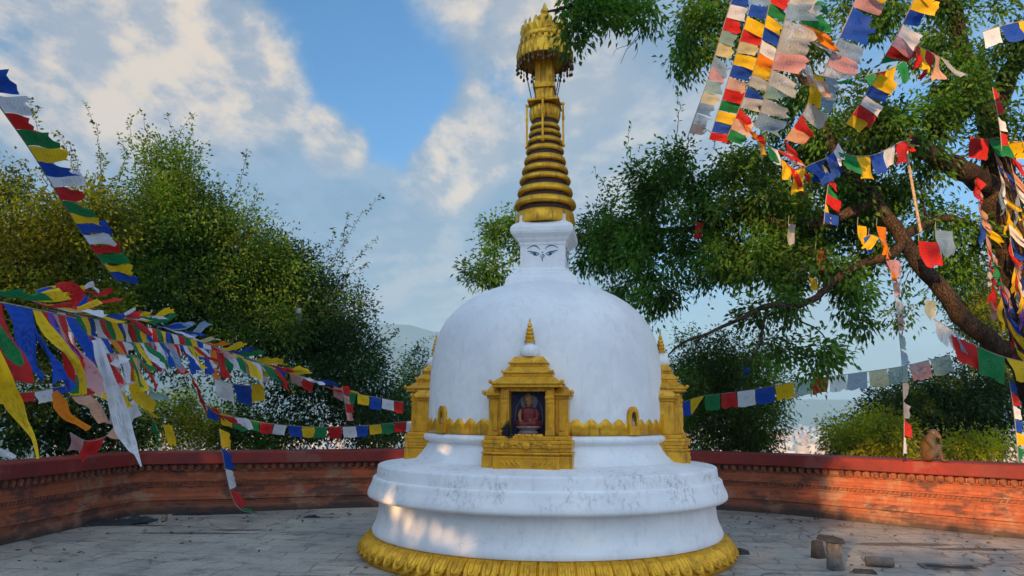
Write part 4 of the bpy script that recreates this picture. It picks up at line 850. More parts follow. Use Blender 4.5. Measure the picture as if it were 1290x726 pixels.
# unseen trees added behind the viewpoint, set along the sunbeams to shade the court
SA = np.array([-math.sin(math.radians(SUN_AZ)), math.cos(math.radians(SUN_AZ))]); SWV = -np.array([math.cos(math.radians(SUN_AZ)), math.sin(math.radians(SUN_AZ))]); TE = math.tan(math.radians(SUN_EL))
def sun_ab(P):
    """place across and height up the sunbeam that passes through a point"""
    P = np.atleast_2d(P); return P[:, :2] @ SA, P[:, 2] + (P[:, :2] @ SWV) * TE
def drum(x, y, r):
    d = FW + RT * (x - 645) / F - UP * (y - 363) / F; ox, oy = CAM[0] - CX, CAM[1] - CY
    a = d[0] ** 2 + d[1] ** 2; b = 2 * (ox * d[0] + oy * d[1]); c = ox * ox + oy * oy - r * r; k = (-b - math.sqrt(max(0., b * b - 4 * a * c))) / (2 * a); return CAM + d * k
HOLES = []
for (x, y, r, ra, rb_, tl) in ((486, 627, 2.17, .13, .10, 0), (503, 640, 2.1, .06, .13, .6), (532, 668, 2.04, .05, .16, .5), (575, 668, 2.04, .09, .24, .75), (597, 684, 2.05, .10, .09, .3), (498, 660, 2.04, .03, .10, .3), (548, 575, 1.6, .12, .10, .6), (592, 532, 1.49, .13, .06, 0), (553, 536, 1.49, .07, .06, 0), (657, 28, .30, .0, .30, 0), (659, 68, .37, -.04, .04, 0)):
    A_, B_ = sun_ab(drum(x, y, r)); HOLES.append((A_[0], B_[0], max(.05, ra + .11), rb_ + .11, tl))
def added_shade_tree(a, hw, b0, b1, cols, rows, n, lpt, seed, w_=-13., name='added_shade_tree'):
    z0, z1 = max(.4, b0 - w_ * TE), b1 - w_ * TE
    c = np.array([a * SA[0] + w_ * SWV[0], a * SA[1] + w_ * SWV[1], (z0 + z1) / 2]); b = c.copy(); b[2] = -.1
    r_ = np.random.default_rng(seed); L_ = simple_limbs(b, [c + np.array([hw * .5, 0, 0]), c - np.array([hw * .5, 0, 0]), c + np.array([0, 0, (z1 - z0) * .3])], .16)
    bls = []; rw = hw / cols; rh = (z1 - z0) / 2 / rows
    for i in range(cols):
        for j in range(rows):
            f = -hw + rw * (2 * i + 1) + r_.normal() * rw * .2; g = -(z1 - z0) / 2 + rh * (2 * j + 1) + r_.normal() * rh * .2
            bls.append((c + np.array([SA[0] * f, SA[1] * f, g]), (rw * 1.25, rw * 1.25, rh * 1.25), n // (cols * rows)))
    return make_tree(name, 'unseen broad leafy tree added on the sunny side to shade the court', 'tree', L_, bls, lpt, .30, .24, LEAF_D, M_BARK, seed, .26, .2, group='unseen trees added to shade the court', holes=HOLES)
added_shade_tree(-3.9, 2.7, -1., 5.4, 4, 4, 560, 40, 61)
added_shade_tree(-3.7, 1.15, 5.4, 9.7, 2, 3, 210, 36, 66, w_=-14.5)
added_shade_tree(-9., 2.6, -1., 5.7, 3, 4, 400, 26, 62)
added_shade_tree(-14.4, 3., -1., 5.0, 3, 4, 400, 22, 63)
added_shade_tree(.9, 2.8, 4.75, 5.5, 4, 1, 110, 18, 64)
added_shade_tree(1.6, 3.4, -1.2, 1.95, 4, 2, 300, 22, 65, w_=-11.)
print('LEAVES', NL)
# ------------------------------------------------------------------ prayer flags
FR = np.random.default_rng(5)
def flag_mesh(p0, p1, hang, amp, tri=False, tatter=.06, narrow=.0, nu=5, nv=6):
    e = p1 - p0; n = np.cross(e, hang); n = n / max(1e-9, np.linalg.norm(n)); L = np.linalg.norm(hang); ph = FR.uniform(0, 6.28, 3); k1 = FR.uniform(3, 6); k2 = FR.uniform(-3, 3); amp = amp * L
    bot = FR.uniform(-tatter, tatter, nu + 1); V = []; uv = []; Fc = []
    lean = FR.uniform(-.12, .12)
    for j in range(nv + 1):
        v = j / nv
        for i in range(nu + 1):
            u = i / nu; uu = u
            if tri: uu = .5 + (u - .5) * (1 - .92 * v) - .42 * v
            else: uu = .5 + (u - .5) * (1 - narrow * v - .06 * math.sin(v * 4 + ph[2]) * v)
            d = amp * v ** .8 * (math.sin(k1 * v + k2 * u + ph[0]) + .5 * math.sin(9 * u + ph[1] + 3 * v)) * .5
            V.append(p0 + e * (uu + lean * v) + hang * v * (1 + bot[i] * v) + n * d); uv.append((u, 1 - v))
    for j in range(nv):
        for i in range(nu): a = j * (nu + 1) + i; Fc.append((a, a + 1, a + nu + 2, a + nu + 1))
    me = bpy.data.meshes.new('flag'); me.from_pydata([tuple(v) for v in V], [], Fc); l = me.uv_layers.new(name='UVMap')
    l.data.foreach_set('uv', np.array([uv[i] for f in Fc for i in f], dtype=np.float32).ravel()); me.polygons.foreach_set('use_smooth', [True] * len(Fc)); me.update()
    return me
NF = 0
def string(label, pts, cols, w, h, hang=(0, 0, -1), amp=.16, gap=.015, start=.0, var=.15, tris=(), group='prayer flag strings', loop=True, narrow=0., scale_w=None, cord=.005, tatter=.06, cat_='flag string', hvar=.12, ws=None):
    global NF
    P = cat([at(*p) if len(p) == 3 else np.array(p[:3], float) for p in pts], 14)
    s = np.concatenate([[0], np.cumsum(np.linalg.norm(np.diff(P, axis=0), axis=1))])
    def pt(x): return np.array([np.interp(x, s, P[:, i]) for i in range(3)])
    t = empty('prayer_flag_string', P[0], label, cat_, group)
    b = MB(); b.tube(P[::3] if len(P) > 30 else P, cord, 5); b.build('cord', M_CORD, t)
    x = start; i = 0; H = np.array(hang, float); H /= np.linalg.norm(H)
    while x < s[-1] - w * .6 and (loop or i < len(cols)):
        f = x / s[-1]; ww = (ws[i % len(ws)] if ws else w) * (1 if scale_w is None else (1 + (scale_w - 1) * f)) * FR.uniform(.92, 1.05)
        hv = H + FR.normal(size=3) * var; hv /= np.linalg.norm(hv); hh = h * (1 if scale_w is None else (1 + (scale_w - 1) * f)) * FR.uniform(1 - hvar, 1 + hvar)
        c = cols[i % len(cols)]
        if c != '.':
            link('flag', flag_mesh(pt(x), pt(min(x + ww, s[-1])), hv * hh, amp, i in tris, tatter, narrow), CL[c], t); NF += 1
        x += ww + gap; i += 1
    return t
def cloth(label, pts, widths, col, cat_='scarf', name='scarf', group=None, twist=.0, amp=.3):
    """a long hanging cloth following points, of the widths given"""
    P = cat([at(*p) for p in pts], 8); n = len(P); wd = np.interp(np.linspace(0, len(pts) - 1, n), range(len(pts)), widths)
    V = []; uv = []; Fc = []; nu = 5; ph = FR.uniform(0, 6)
    for j in range(n):
        tg = P[min(j + 1, n - 1)] - P[max(j - 1, 0)]; tg /= np.linalg.norm(tg); a = twist * j / n + .3 * math.sin(j * .35 + ph)
        side = np.cross(tg, [0, 1, 0]); side /= np.linalg.norm(side); dep = np.cross(side, tg); sd = side * math.cos(a) + dep * math.sin(a); nr = np.cross(sd, tg)
        for i in range(nu + 1):
            u = i / nu - .5; V.append(tuple(P[j] + sd * u * wd[j] + nr * amp * wd[j] * .3 * math.sin(u * 8 + j * .3 + ph))); uv.append((i / nu, j / n))
    for j in range(n - 1):
        for i in range(nu): a = j * (nu + 1) + i; Fc.append((a, a + 1, a + nu + 2, a + nu + 1))
    me = bpy.data.meshes.new(name); me.from_pydata(V, [], Fc); l = me.uv_layers.new(name='UVMap'); l.data.foreach_set('uv', np.array([uv[i] for f in Fc for i in f], dtype=np.float32).ravel()); me.polygons.foreach_set('use_smooth', [True] * len(Fc)); me.update()
    return tag(link(name, me, CL[col]), label, cat_, group)
BW = 'BWRGY'
# --- left side
string('steep flag string streaming sideways from the sky at far left, before the yellowish tree', [(-30, 90, 5.), (0, 135, 5.2), (40, 192, 5.6), (80, 257, 6.2), (115, 312, 6.8), (150, 358, 7.4)], BW, .165, .29, (.97, -.1, -.10), .2, .004, var=.10, tatter=.10)
string('topmost string of the left bundle, bright flags blown along it towards the stupa', [(-60, 352, 3.5), (0, 366, 3.9), (56, 384, 4.6), (93, 394, 5.4), (128, 399, 6.4), (186, 406, 8.), (250, 430, 9.8), (330, 457, 11.6), (395, 482, 12.4), (440, 496, 13.2)], 'GYYRYWBRYBWRYGRWYGBbWBbyOrYB', .27, .30, (.82, .15, .02), .22, .01, var=.20, tris=(2,), tatter=.1)
string('string of blue, yellow, red and white flags just behind the topmost left string', [(44, 366, 7.), (70, 360, 7.3), (96, 362, 7.6), (122, 374, 8.)], 'BYRWRG', .18, .26, (.8, .0, -.35), .3, .01, var=.3)
string('string of very long billowing red, blue, yellow and violet flags, nearest at lower left', [(-44, 373, 3.2), (0, 381, 3.35), (45, 390, 3.6), (95, 401, 4.3)], 'RBBYRpr', .12, .43, (.50, -.05, -.86), .20, .0, var=.07, tatter=.12, ws=[.165, .125, .09, .10, .10, .09, .10])
string('string of short bright flags close under the topmost left string', [(60, 390, 4.5), (100, 398, 5.4), (140, 405, 6.6), (180, 411, 8.), (215, 420, 9.4), (270, 436, 11.), (335, 460, 12.)], 'BWRGY', .25, .27, (.30, 0, -.95), .16, .0, var=.1)
string('blue, pale yellow and red flags sagging from the left bundle towards the dark tree', [(60, 411, 4.2), (92, 418, 4.6), (128, 426, 5.2), (170, 432, 6.2), (205, 432, 7.6), (260, 440, 9.6), (320, 456, 11.), (352, 468, 11.6)], 'BWYRWBORWGYWGRbWBbrR', .19, .30, (.5, -.05, -.86), .22, .01, var=.16, scale_w=1.3)
string('string of green and yellow cloths hanging lowest in the left bundle', [(86, 440, 4.4), (110, 448, 4.6), (134, 446, 4.9), (165, 448, 5.4), (180, 456, 5.8)], 'GYwRrW', .15, .25, (.35, -.05, -.93), .18, .0, var=.10)
string('dim string of crumpled flags strung low across the dark left bush', [(-30, 497, 6.8), (40, 494, 7.4), (80, 487, 8.), (110, 489, 8.6), (150, 500, 9.2)], 'YRWBYR', .30, .12, (.6, 0, -.7), .3, .02, var=.3)
string('tangled red and yellow flags caught in the bush above the left wall', [(88, 545, 9.2), (112, 556, 9.2), (140, 545, 9.4), (158, 512, 9.6), (178, 500, 9.8), (200, 545, 10.)], 'rRsRWYGRRwB', .22, .26, (.25, 0, -.95), .35, .02, var=.4, tatter=.2)
string('worn pale flags hanging under the left bundle beside the long white scarf', [(90, 500, 7.6), (118, 497, 7.8), (140, 486, 8.), (170, 478, 8.2), (196, 492, 8.6)], 'sYwYgRRs', .2, .36, (.5, 0, -.8), .35, .02, var=.4, tatter=.2)
string('red cloths twisted down between the left tree trunks, ending in a white and blue pair', [(238, 470, 10.2), (252, 497, 10.4), (264, 515, 10.6), (282, 524, 10.8), (310, 527, 11.2)], 'RRRRWbY', .26, .22, (.5, 0, -.8), .35, .02, var=.35)
string('short string with one large yellow over blue flag inside the dark tree', [(270, 476, 11.), (286, 482, 11.1), (312, 486, 11.3), (336, 480, 11.6)], 'WBYG', .26, .30, (.1, 0, -1), .2, .02, var=.15)
string('nearly level string of small flags low over the far left wall to the left shrine', [(262, 512, 12.), (285, 522, 12.2), (335, 533, 12.5), (395, 538, 12.8), (450, 537, 13.), (524, 530, 13.3)], 'BYGGRWBYGRWBYGRWBYG', .215, .185, (0, 0, -1), .10, .02, var=.06)
string('short higher string of pink to red flags sloping towards the left shrine', [(420, 486, 12.6), (440, 494, 12.7), (470, 500, 12.8), (508, 507, 13.)], 'rGYBWR', .205, .19, (0, 0, -1), .1, .02, var=.06)
string('small pink flags dangling straight down over the wall, left of the stupa', [(431, 486, 12.5), (434, 505, 12.5), (438, 530, 12.5)], 'RrRr', .15, .12, (.9, 0, -.3), .25, .01, var=.2)
string('faded scraps hanging on the string inside the left tree, near an orange rag', [(300, 448, 11.), (312, 458, 11.2), (350, 462, 12.), (372, 470, 12.3), (400, 482, 12.6)], 'rOyYBrR', .22, .22, (.3, 0, -.95), .3, .05, var=.3)
string('single column of flags dangling over the left wall down to the paving', [(276, 540, 11.75), (281, 575, 11.75), (286, 602, 11.75), (293, 628, 11.7), (303, 642, 11.6), (318, 646, 11.5)], 'YBWRGY', .335, .15, (.95, 0, -.2), .25, .0, var=.12, narrow=.35, tatter=.1)
string('yellow and blue flags lying on the paving at the foot of the far wall', [ground(330, 645.5, .02), ground(345, 646, .02), ground(385, 640.5, .03), ground(402, 638, .03), ground(425, 638, .02), ground(440, 637.5, .02)], 'B..YBB', .30, .22, (.5, -.6, .02), .12, .02, var=.08)
cloth('long white scarf trailing from the left bundle down over the wall', [(120, 428, 4.3), (132, 465, 4.3), (146, 505, 4.35), (156, 540, 4.4), (166, 562, 4.4), (172, 572, 4.4), (178, 588, 4.4)], [.05, .07, .09, .10, .06, .025, .008], 'W', name='ceremonial_scarf', twist=.5)
cloth('long yellow scarf tapering down at the far left edge', [(-14, 440, 3.1), (4, 480, 3.1), (18, 510, 3.15), (30, 532, 3.2), (42, 552, 3.2), (48, 578, 3.2)], [.07, .085, .07, .035, .016, .010], 'Y', name='ceremonial_scarf', twist=.6)
cloth('orange knotted scarf hanging low in the left bundle', [(68, 494, 6.2), (76, 510, 6.2), (84, 524, 6.2), (98, 532, 6.2), (112, 541, 6.2)], [.07, .11, .07, .05, .06], 'O', name='ceremonial_scarf', twist=.8)
cloth('green and faded scarf at the far left edge above the yellow one', [(-10, 410, 3.2), (6, 432, 3.2), (18, 448, 3.2), (28, 460, 3.2)], [.05, .06, .055, .02], 'G', name='ceremonial_scarf', twist=.4)
cloth('white scarf scrap resting at the far left end of the wall', [(-20, 566, 7.6), (0, 570, 7.6), (20, 576, 7.6)], [.10, .09, .03], 'W', name='ceremonial_scarf')
cloth('red and yellow scarf loosely knotted over the topmost left string', [(70, 362, 5.4), (88, 366, 5.5), (102, 378, 5.6), (118, 382, 5.7)], [.06, .14, .12, .05], 'R', name='ceremonial_scarf', twist=.5)
# --- right side
string('level flag string crossing the open valley view from the right shrine to the leaning limb', [(850, 511, 13.), (880, 500, 12.8), (910, 496, 12.5), (960, 489, 12.2), (1020, 478, 11.8), (1080, 470, 11.2), (1140, 461, 10.8), (1200, 446, 10.4)], 'BYGRWBYgRwbygrgbygrW', .285, .25, (.03, 0, -1), .08, .018, var=.05, tris=(1,), tatter=.09, hvar=.05)
string('large red, green and yellow flags slung under the leaning limb', [(1198, 422, 10.), (1212, 425, 10.), (1232, 437, 10.), (1262, 449, 10.), (1300, 458, 10.)], 'RGYR', .38, .34, (.12, 0, -1), .16, .02, var=.1)
string('white and pale strips hanging just under the leaning limb', [(1176, 402, 10.), (1190, 410, 10.), (1206, 420, 10.)], 'wwWbw', .10, .30, (.1, 0, -1), .2, .0, var=.15)
string('thin twisted flag string hanging straight down before the open valley view', [(1121, 336, 10.3), (1127, 370, 10.3), (1132, 415, 10.3), (1136, 455, 10.35), (1138, 500, 10.4), (1139, 540, 10.4), (1138, 574, 10.4)], 'OrwrgbgwwRWBY', .24, .10, (.9, .1, -.3), .3, .01, var=.25, narrow=.3, tatter=.2)
string('narrow string hanging down by the right frame edge to the wall', [(1271, 478, 10.2), (1276, 510, 10.2), (1280, 545, 10.2), (1283, 582, 10.2)], 'BRWBYGR', .19, .10, (.9, .1, -.3), .3, .0, var=.2, narrow=.3)
string('outermost steep string of small faded flags against the open sky, right of the spire', [(940, -40, 8.3), (922, 0, 8.5), (905, 55, 8.8), (890, 105, 9.1), (870, 162, 9.5), (866, 176, 9.6)], 'GYBWRgybrgybws', .155, .22, (.96, 0, -.22), .16, .004, var=.1, tatter=.14)
string('second steep string from the left of the right-hand sky group, with a white edge cord', [(958, -40, 8.), (940, 25, 8.2), (922, 85, 8.6), (905, 140, 9.), (893, 176, 9.2)], 'BRbBYRyYBsRGYBRrYB', .15, .26, (.95, -.05, -.28), .18, .004, var=.12, tatter=.12)
string('third steep string with an orange flag, half behind large sheer flags', [(978, -30, 7.8), (966, 20, 8.), (955, 70, 8.3), (938, 120, 8.7), (915, 176, 9.1)], 'BRGYBWOYwBwRsGYR', .145, .24, (.9, -.05, -.4), .25, .004, var=.2, tatter=.14)
string('broad string of large sheer grey white flags hanging over the branches', [(1004, -40, 6.6), (990, 20, 6.8), (974, 80, 7.1), (958, 140, 7.5), (946, 165, 7.7)], 'pwbwwrwgwbwY', .17, .31, (.93, -.1, -.36), .22, .0, var=.12, tatter=.12)
string('windblown string with a green flag and long pale flag, topping the big tree', [(992, -10, 7.), (1005, 20, 7.), (1020, 48, 7.1), (1042, 62, 7.2)], 'GGOwyw', .20, .34, (.85, -.1, -.35), .3, .0, var=.3)
string('string of large yellow, blue and pink flags high in the big tree', [(1090, -30, 6.8), (1076, 5, 6.9), (1060, 42, 7.), (1046, 72, 7.2), (1036, 96, 7.4)], 'YrBBbrwY', .165, .29, (.92, -.1, -.42), .22, .0, var=.14, tatter=.12)
string('string of yellow, blue and white flags running down beside the mossy foliage', [(1162, -25, 7.), (1142, 20, 7.2), (1126, 52, 7.5), (1108, 82, 7.9)], 'YYBWrRGY', .16, .25, (.85, -.1, -.45), .24, .0, var=.2)
string('short string of yellow, blue, white and red flags amid the mossy foliage', [(1108, 92, 8.), (1095, 112, 8.2), (1080, 136, 8.5), (1062, 160, 8.8)], 'YBWRYG', .17, .25, (.8, -.1, -.55), .2, .0, var=.15)
string('orange and white flags bunched beside the mossy foliage, high up', [(1150, 55, 7.8), (1165, 62, 7.9), (1180, 70, 8.), (1196, 78, 8.1)], 'RYRswb', .13, .30, (-.2, 0, -1), .3, .0, var=.25)
string('yellow and green pennants pulled down over the dark limb', [(1022, 92, 8.), (1040, 98, 8.), (1060, 104, 8.)], 'YGYYg', .17, .32, (.5, 0, -.8), .3, .0, var=.35, tris=(1, 3))
string('violet, red and white flags curving under the yellow pennants', [(1026, 108, 8.5), (1014, 138, 8.8), (1000, 160, 9.1), (986, 184, 9.3), (1002, 200, 9.4), (1012, 216, 9.4)], 'bwRsRORGWB', .22, .28, (.75, 0, -.6), .25, .0, var=.25)
string('heavily knotted flags with long blue cloth below the dark limb', [(978, 196, 9.2), (990, 205, 9.2), (1004, 214, 9.2), (1024, 206, 9.2), (1046, 196, 9.2), (1056, 180, 9.2)], 'YRYBBBWwRRbYB', .15, .34, (.2, 0, -.95), .35, .0, var=.35)
string('level string of yellow, blue, white and red flags across the middle of the big tree', [(1056, 192, 9.), (1080, 197, 9.), (1105, 194, 9.1), (1132, 180, 9.2), (1150, 176, 9.3)], 'GYBWRYs', .23, .29, (.08, 0, -1), .16, .02, var=.1)
string('flag tail hanging below the knotted flags, ending in blue and white', [(1036, 208, 9.1), (1043, 230, 9.1), (1040, 255, 9.1), (1038, 282, 9.1)], 'wRGRYBBG', .13, .20, (.6, 0, -.7), .3, .0, var=.35)
string('string of white, blue and yellow flags at the top corner beside the thick dark limb', [(1238, 40, 8.), (1264, 32, 8.), (1300, 24, 8.)], 'WBYB', .22, .22, (.1, 0, -1), .15, .02, var=.1)
string('thin red and white ribbon string hanging before the upper trunk', [(1250, 110, 9.4), (1256, 140, 9.4), (1260, 165, 9.4), (1262, 190, 9.4)], 'RRWR', .20, .09, (.8, 0, -.5), .3, .02, var=.25, narrow=.3)
string('red and green flags tied across the lit trunk', [(1222, 172, 10.2), (1240, 176, 10.15), (1258, 174, 10.1), (1280, 180, 10.1), (1310, 172, 10.1)], 'RGYYGR', .24, .34, (.05, 0, -1), .22, .0, var=.2)
for lab, pts, cols in (('string of red and peach flags wound down the left edge of the lit trunk', [(1226, 205, 10.2), (1230, 240, 10.3), (1240, 285, 10.4), (1246, 330, 10.4), (1252, 380, 10.5)], 'RRr.sBYrRw'),
                       ('string with pale blue and yellow flags wound down the middle of the lit trunk', [(1252, 190, 10.2), (1262, 230, 10.25), (1270, 280, 10.3), (1278, 330, 10.4), (1284, 370, 10.4)], 'sBWbYYYWB'),
                       ('string of bright red and white flags at the right side of the lit trunk', [(1270, 190, 10.1), (1278, 225, 10.15), (1288, 275, 10.2), (1296, 325, 10.3)], 'RRsWbYYRY'),
                       ('lowest flags on the lit trunk, blue, yellow and pink, above the forking limb', [(1250, 320, 10.3), (1256, 350, 10.3), (1264, 385, 10.35), (1272, 415, 10.4), (1282, 440, 10.4)], 'GRrBYBYRYO'),
                       ('dense bunch of red and yellow flags low on the trunk at the frame edge', [(1272, 300, 10.2), (1280, 340, 10.2), (1288, 380, 10.2), (1294, 420, 10.2)], 'RsYRYpYRY')):
    string(lab, pts, cols, .16, .36, (.12, -.15, -1), .3, .0, var=.2, group='prayer flag strings round the lit trunk', tatter=.12)
string('string of mixed small flags crossing between the sheer grey flags and the blue knot', [(930, 150, 8.6), (950, 172, 8.8), (972, 186, 9.), (1000, 196, 9.2)], 'ORYsGWRwY', .14, .24, (.5, 0, -.85), .3, .0, var=.3)
string('string of faded flags looping from the pale long flag to the pink ones', [(1000, 70, 7.6), (1018, 96, 7.8), (1036, 104, 7.9), (1052, 84, 7.7), (1066, 60, 7.5)], 'wrwsbwrG', .15, .24, (.4, 0, -.9), .3, .0, var=.3)
string('string of dark red, green and yellow flags half hidden under the upper foliage', [(1090, 96, 9.), (1102, 92, 9.), (1120, 88, 9.), (1140, 76, 9.)], 'GRYGRB', .15, .26, (.1, 0, -1), .3, .0, var=.3)
string('string of red and yellow rags knotted at the base of the lit branch', [(1132, 178, 9.3), (1144, 182, 9.3), (1158, 184, 9.3)], 'RYsYs', .12, .20, (.1, 0, -1), .4, .0, var=.4)
string('string of orange, yellow and blue flags draped on the dark limb over the lower branch', [(1088, 300, 9.7), (1098, 296, 9.7), (1112, 304, 9.7), (1122, 322, 9.7)], 'BYORwRY', .12, .26, (.1, -.1, -1), .35, .0, var=.3)
for i, (lab, x, y, Y, w_, h_, c) in enumerate((
    ('small yellow flag hanging alone left of the orange one, under the foliage', 1080, 284, 9.8, .14, .26, 'Y'), ('orange and yellow flag hanging from the dark limb, beside a blue one', 1104, 285, 9.8, .15, .32, 'O'), ('small blue flag hanging on the dark limb between yellow and orange', 1094, 298, 9.85, .12, .22, 'B'),
    ('dark red flag hanging at the foot of the frayed rope', 1157, 304, 9.5, .30, .34, 'R'), ('pale blue grey flag hanging beside the dark red one at the rope', 1178, 290, 9.5, .26, .34, 'b'), ('single red flag deep in the leaves above the lower bare branch', 1027, 315, 9.8, .14, .26, 'R'),
    ('small yellow flag hanging lowest under the leaf mass', 1019, 350, 9.8, .13, .18, 'Y'), ('lone pale yellow flag under the leaning limb', 1166, 378, 9.9, .17, .26, 'y'), ('small red flag hung in the leaves behind the stupa\'s right shoulder', 877, 280, 11., .13, .26, 'R'),
    ('white rag hanging from a twig deep in the leaves', 993, 282, 10., .12, .30, 'w'), ('red and pink rag hung where the lower branch joins the limb', 1116, 327, 9.7, .20, .24, 'r'), ('blue scrap caught in the green tree behind the right shrine', 935, 462, 14.6, .18, .18, 'B'), ('blue rag caught high in the dark left tree', 372, 388, 14., .12, .3, 'b'), ('yellow pennant caught in the bush above the left wall', 205, 535, 10.2, .12, .26, 'Y'))):
    p = at(x, y, Y); t = tag(link('prayer_flag', flag_mesh(np.array([0., 0, 0]), np.array([w_, .03, -.01]), np.array([FR.normal() * .05, .02, -h_]), .25, False, .12, .2), CL[c]), lab, 'prayer flag', 'loose prayer flags'); t.location = p
    # a tie that holds it to its twig
    b = MB(); b.tube([p + np.array([0, 0, 0]), p + np.array([.02, 0, .12])], .004, 5); b.build('tie', M_CORD, t)
# rope
b = MB(); P = cat([at(1142, 190, 9.6), at(1147, 220, 9.6), at(1153, 255, 9.6), at(1160, 292, 9.6)], 8)
b.tube(P, .018, 7)
for i in range(0, len(P), 1): b.ball(P[i] + np.array([.008 * math.sin(i * 2), .0, 0]), .021, 6, (1, 1, .7))
tag(b.build('frayed_rope', simple('pale_rope', (.42, .32, .20), (.28, .2, .12), 30, .9)), 'frayed pale rope hanging from the short lit branch', 'rope')
print('FLAGS', NF)
# ------------------------------------------------------------------ monkey on the wall
def monkey():
    p = at(1171, 583.5, 10.75); base = Vector((p[0], p[1], .975))
    b = MB()
    def limb(pts):
        P = cat([p[:3] for p in pts], 6); r = np.interp(np.linspace(0, len(pts) - 1, len(P)), range(len(pts)), [p[3] for p in pts]); b.tube(P, r, 10)
        b.ball(tuple(P[0]), r[0] * 1.0, 10); b.ball(tuple(P[-1]), r[-1], 10)
    b.ball((0, 0, .10), .108, 14, (1.0, 1.05, .95)); b.ball((-.005, 0, .20), .105, 14, (.95, 1.05, 1.1)); b.ball((.025, 0, .285), .088, 14, (.95, 1.1, 1.0)); b.ball((.05, 0, .34), .066, 12)
    b.ball((.085, -.008, .398), .066, 14, (1.05, .95, .95)); b.ball((.125, -.018, .382), .044, 12, (1, .95, .9)); limb([(.125, -.018, .372, .036), (.150, -.024, .352, .029), (.160, -.027, .343, .024)])
    b.tube([(.118, -.018 + .03, .408), (.139, -.02, .412), (.118, -.018 - .03, .408)], [.010, .014, .010], 8)
    for s_ in (-1, 1):
        limb([(.02, s_ * .06, .10, .080), (.075, s_ * .085, .155, .064), (.125, s_ * .090, .205, .044)]); limb([(.125, s_ * .090, .205, .044), (.140, s_ * .078, .13, .034), (.158, s_ * .064, .055, .023), (.168, s_ * .060, .022, .019), (.205, s_ * .064, .013, .015)])
        for j in (-1, 0, 1): limb([(.20, s_ * .064 + j * .010, .013, .009), (.226, s_ * .064 + j * .015, .014, .008), (.246, s_ * .064 + j * .018, .008, .007)])
        limb([(.02, s_ * .085, .305, .052), (.055, s_ * .118, .245, .042), (.085, s_ * .122, .195, .033)]); limb([(.085, s_ * .122, .195, .033), (.125, s_ * .10, .212, .026), (.158, s_ * .062, .228, .019), (.172, s_ * .048, .23, .016)])
        for j in (-1.5, -.5, .5, 1.5): limb([(.170, s_ * .046 + j * .007, .23, .0085), (.190, s_ * .040 + j * .009, .226, .0075), (.202, s_ * .036 + j * .010, .212, .0065)])
        limb([(.164, s_ * .040, .236, .008), (.178, s_ * .020, .236, .007)])
    limb([(-.075, .02, .045, .026), (-.14, .05, .018, .018), (-.20, .10, .013, .013), (-.24, .17, .012, .010)])
    me = b.me('macaque'); o = bpy.data.objects.new('macaque', me); COL.objects.link(o)
    rm = o.modifiers.new('rm', 'REMESH'); rm.mode = 'VOXEL'; rm.voxel_size = .0055; sm_ = o.modifiers.new('sm', 'SMOOTH'); sm_.factor = .5; sm_.iterations = 6
    dg = bpy.context.evaluated_depsgraph_get(); m2 = bpy.data.meshes.new_from_object(o.evaluated_get(dg)); o.modifiers.clear()
    # fur tufting
    c = np.empty(len(m2.vertices) * 3); m2.vertices.foreach_get('co', c); c = c.reshape(-1, 3); nn = np.empty(len(m2.vertices) * 3); m2.vertices.foreach_get('normal', nn); nn = nn.reshape(-1, 3)
    c += nn * (np.random.default_rng(2).normal(size=(len(c), 1)) * .0022); m2.vertices.foreach_set('co', c.ravel()); m2.update(); o.data = m2; m2.name = 'macaque'
    mt, nt, out = new_mat('monkey_fur'); O = objc(nt); sp_ = nt.nodes.new('ShaderNodeSeparateXYZ'); nt.links.new(O, sp_.inputs[0])
    nz = noise(nt, mapping(nt, O, (60, 60, 22)), 1., 5, .65)
    xx = math_n(nt, 'ADD', sp_.outputs[0], math_n(nt, 'MULTIPLY', math_n(nt, 'SUBTRACT', nz, .5), .06))
    col = mixc(nt, ramp(nt, xx, -.03, .075), (.13, .070, .026), (.10, .085, .07)); col = mixc(nt, ramp(nt, sp_.outputs[2], .02, .12, .5, 0.), col, (.17, .07, .018))
    dv = nt.nodes.new('ShaderNodeVectorMath'); dv.operation = 'DISTANCE'; nt.links.new(O, dv.inputs[0]); dv.inputs[1].default_value = (.155, -.03, .36)
    col = mixc(nt, ramp(nt, dv.outputs['Value'], .035, .055, 1., 0.), col, (.16, .085, .065)); col = mixc(nt, ramp(nt, nz, .4, .7, 0., .5), col, (.06, .04, .025))
    bsdf(nt, out, col, .9, 0, bump(nt, nz, .8, .01), .15); m2.materials.clear(); m2.materials.append(mt)
    o.location = base; o.rotation_euler = (0, 0, math.radians(-28)); tag(o, 'brown macaque monkey sitting hunched on the red coping of the right wall', 'monkey')
    m2.polygons.foreach_set('use_smooth', [True] * len(m2.polygons))
    rr = np.random.default_rng(4); pick = rr.choice(len(c), min(len(c), 7000), replace=False); B = c[pick]; Nn = nn[pick]; keep = (np.linalg.norm(B - np.array([.158, -.03, .35]), axis=1) > .05) & (B[:, 0] < .165) & (B[:, 2] > .03); B = B[keep]; Nn = Nn[keep]
    Dd = unit(Nn * .55 + np.array([-.25, 0, -.75]) + rr.normal(size=B.shape) * .25); Lh = rr.uniform(.012, .028, len(B))[:, None]; sd = unit(np.cross(Dd, Nn + 1e-4)) * .0016
    Vf = np.stack([B + sd, B - sd, B + Dd * Lh], 1).reshape(-1, 3); link('fur', mesh_np('fur', Vf, [np.arange(len(Vf)).reshape(-1, 3)]), mt, o, keep=False)
    me_ = simple('monkey_eye', (.02, .012, .008), (.01, .008, .006), 20, .2); mk = simple('monkey_ear_skin', (.28, .15, .11), (.2, .1, .08), 30, .7)
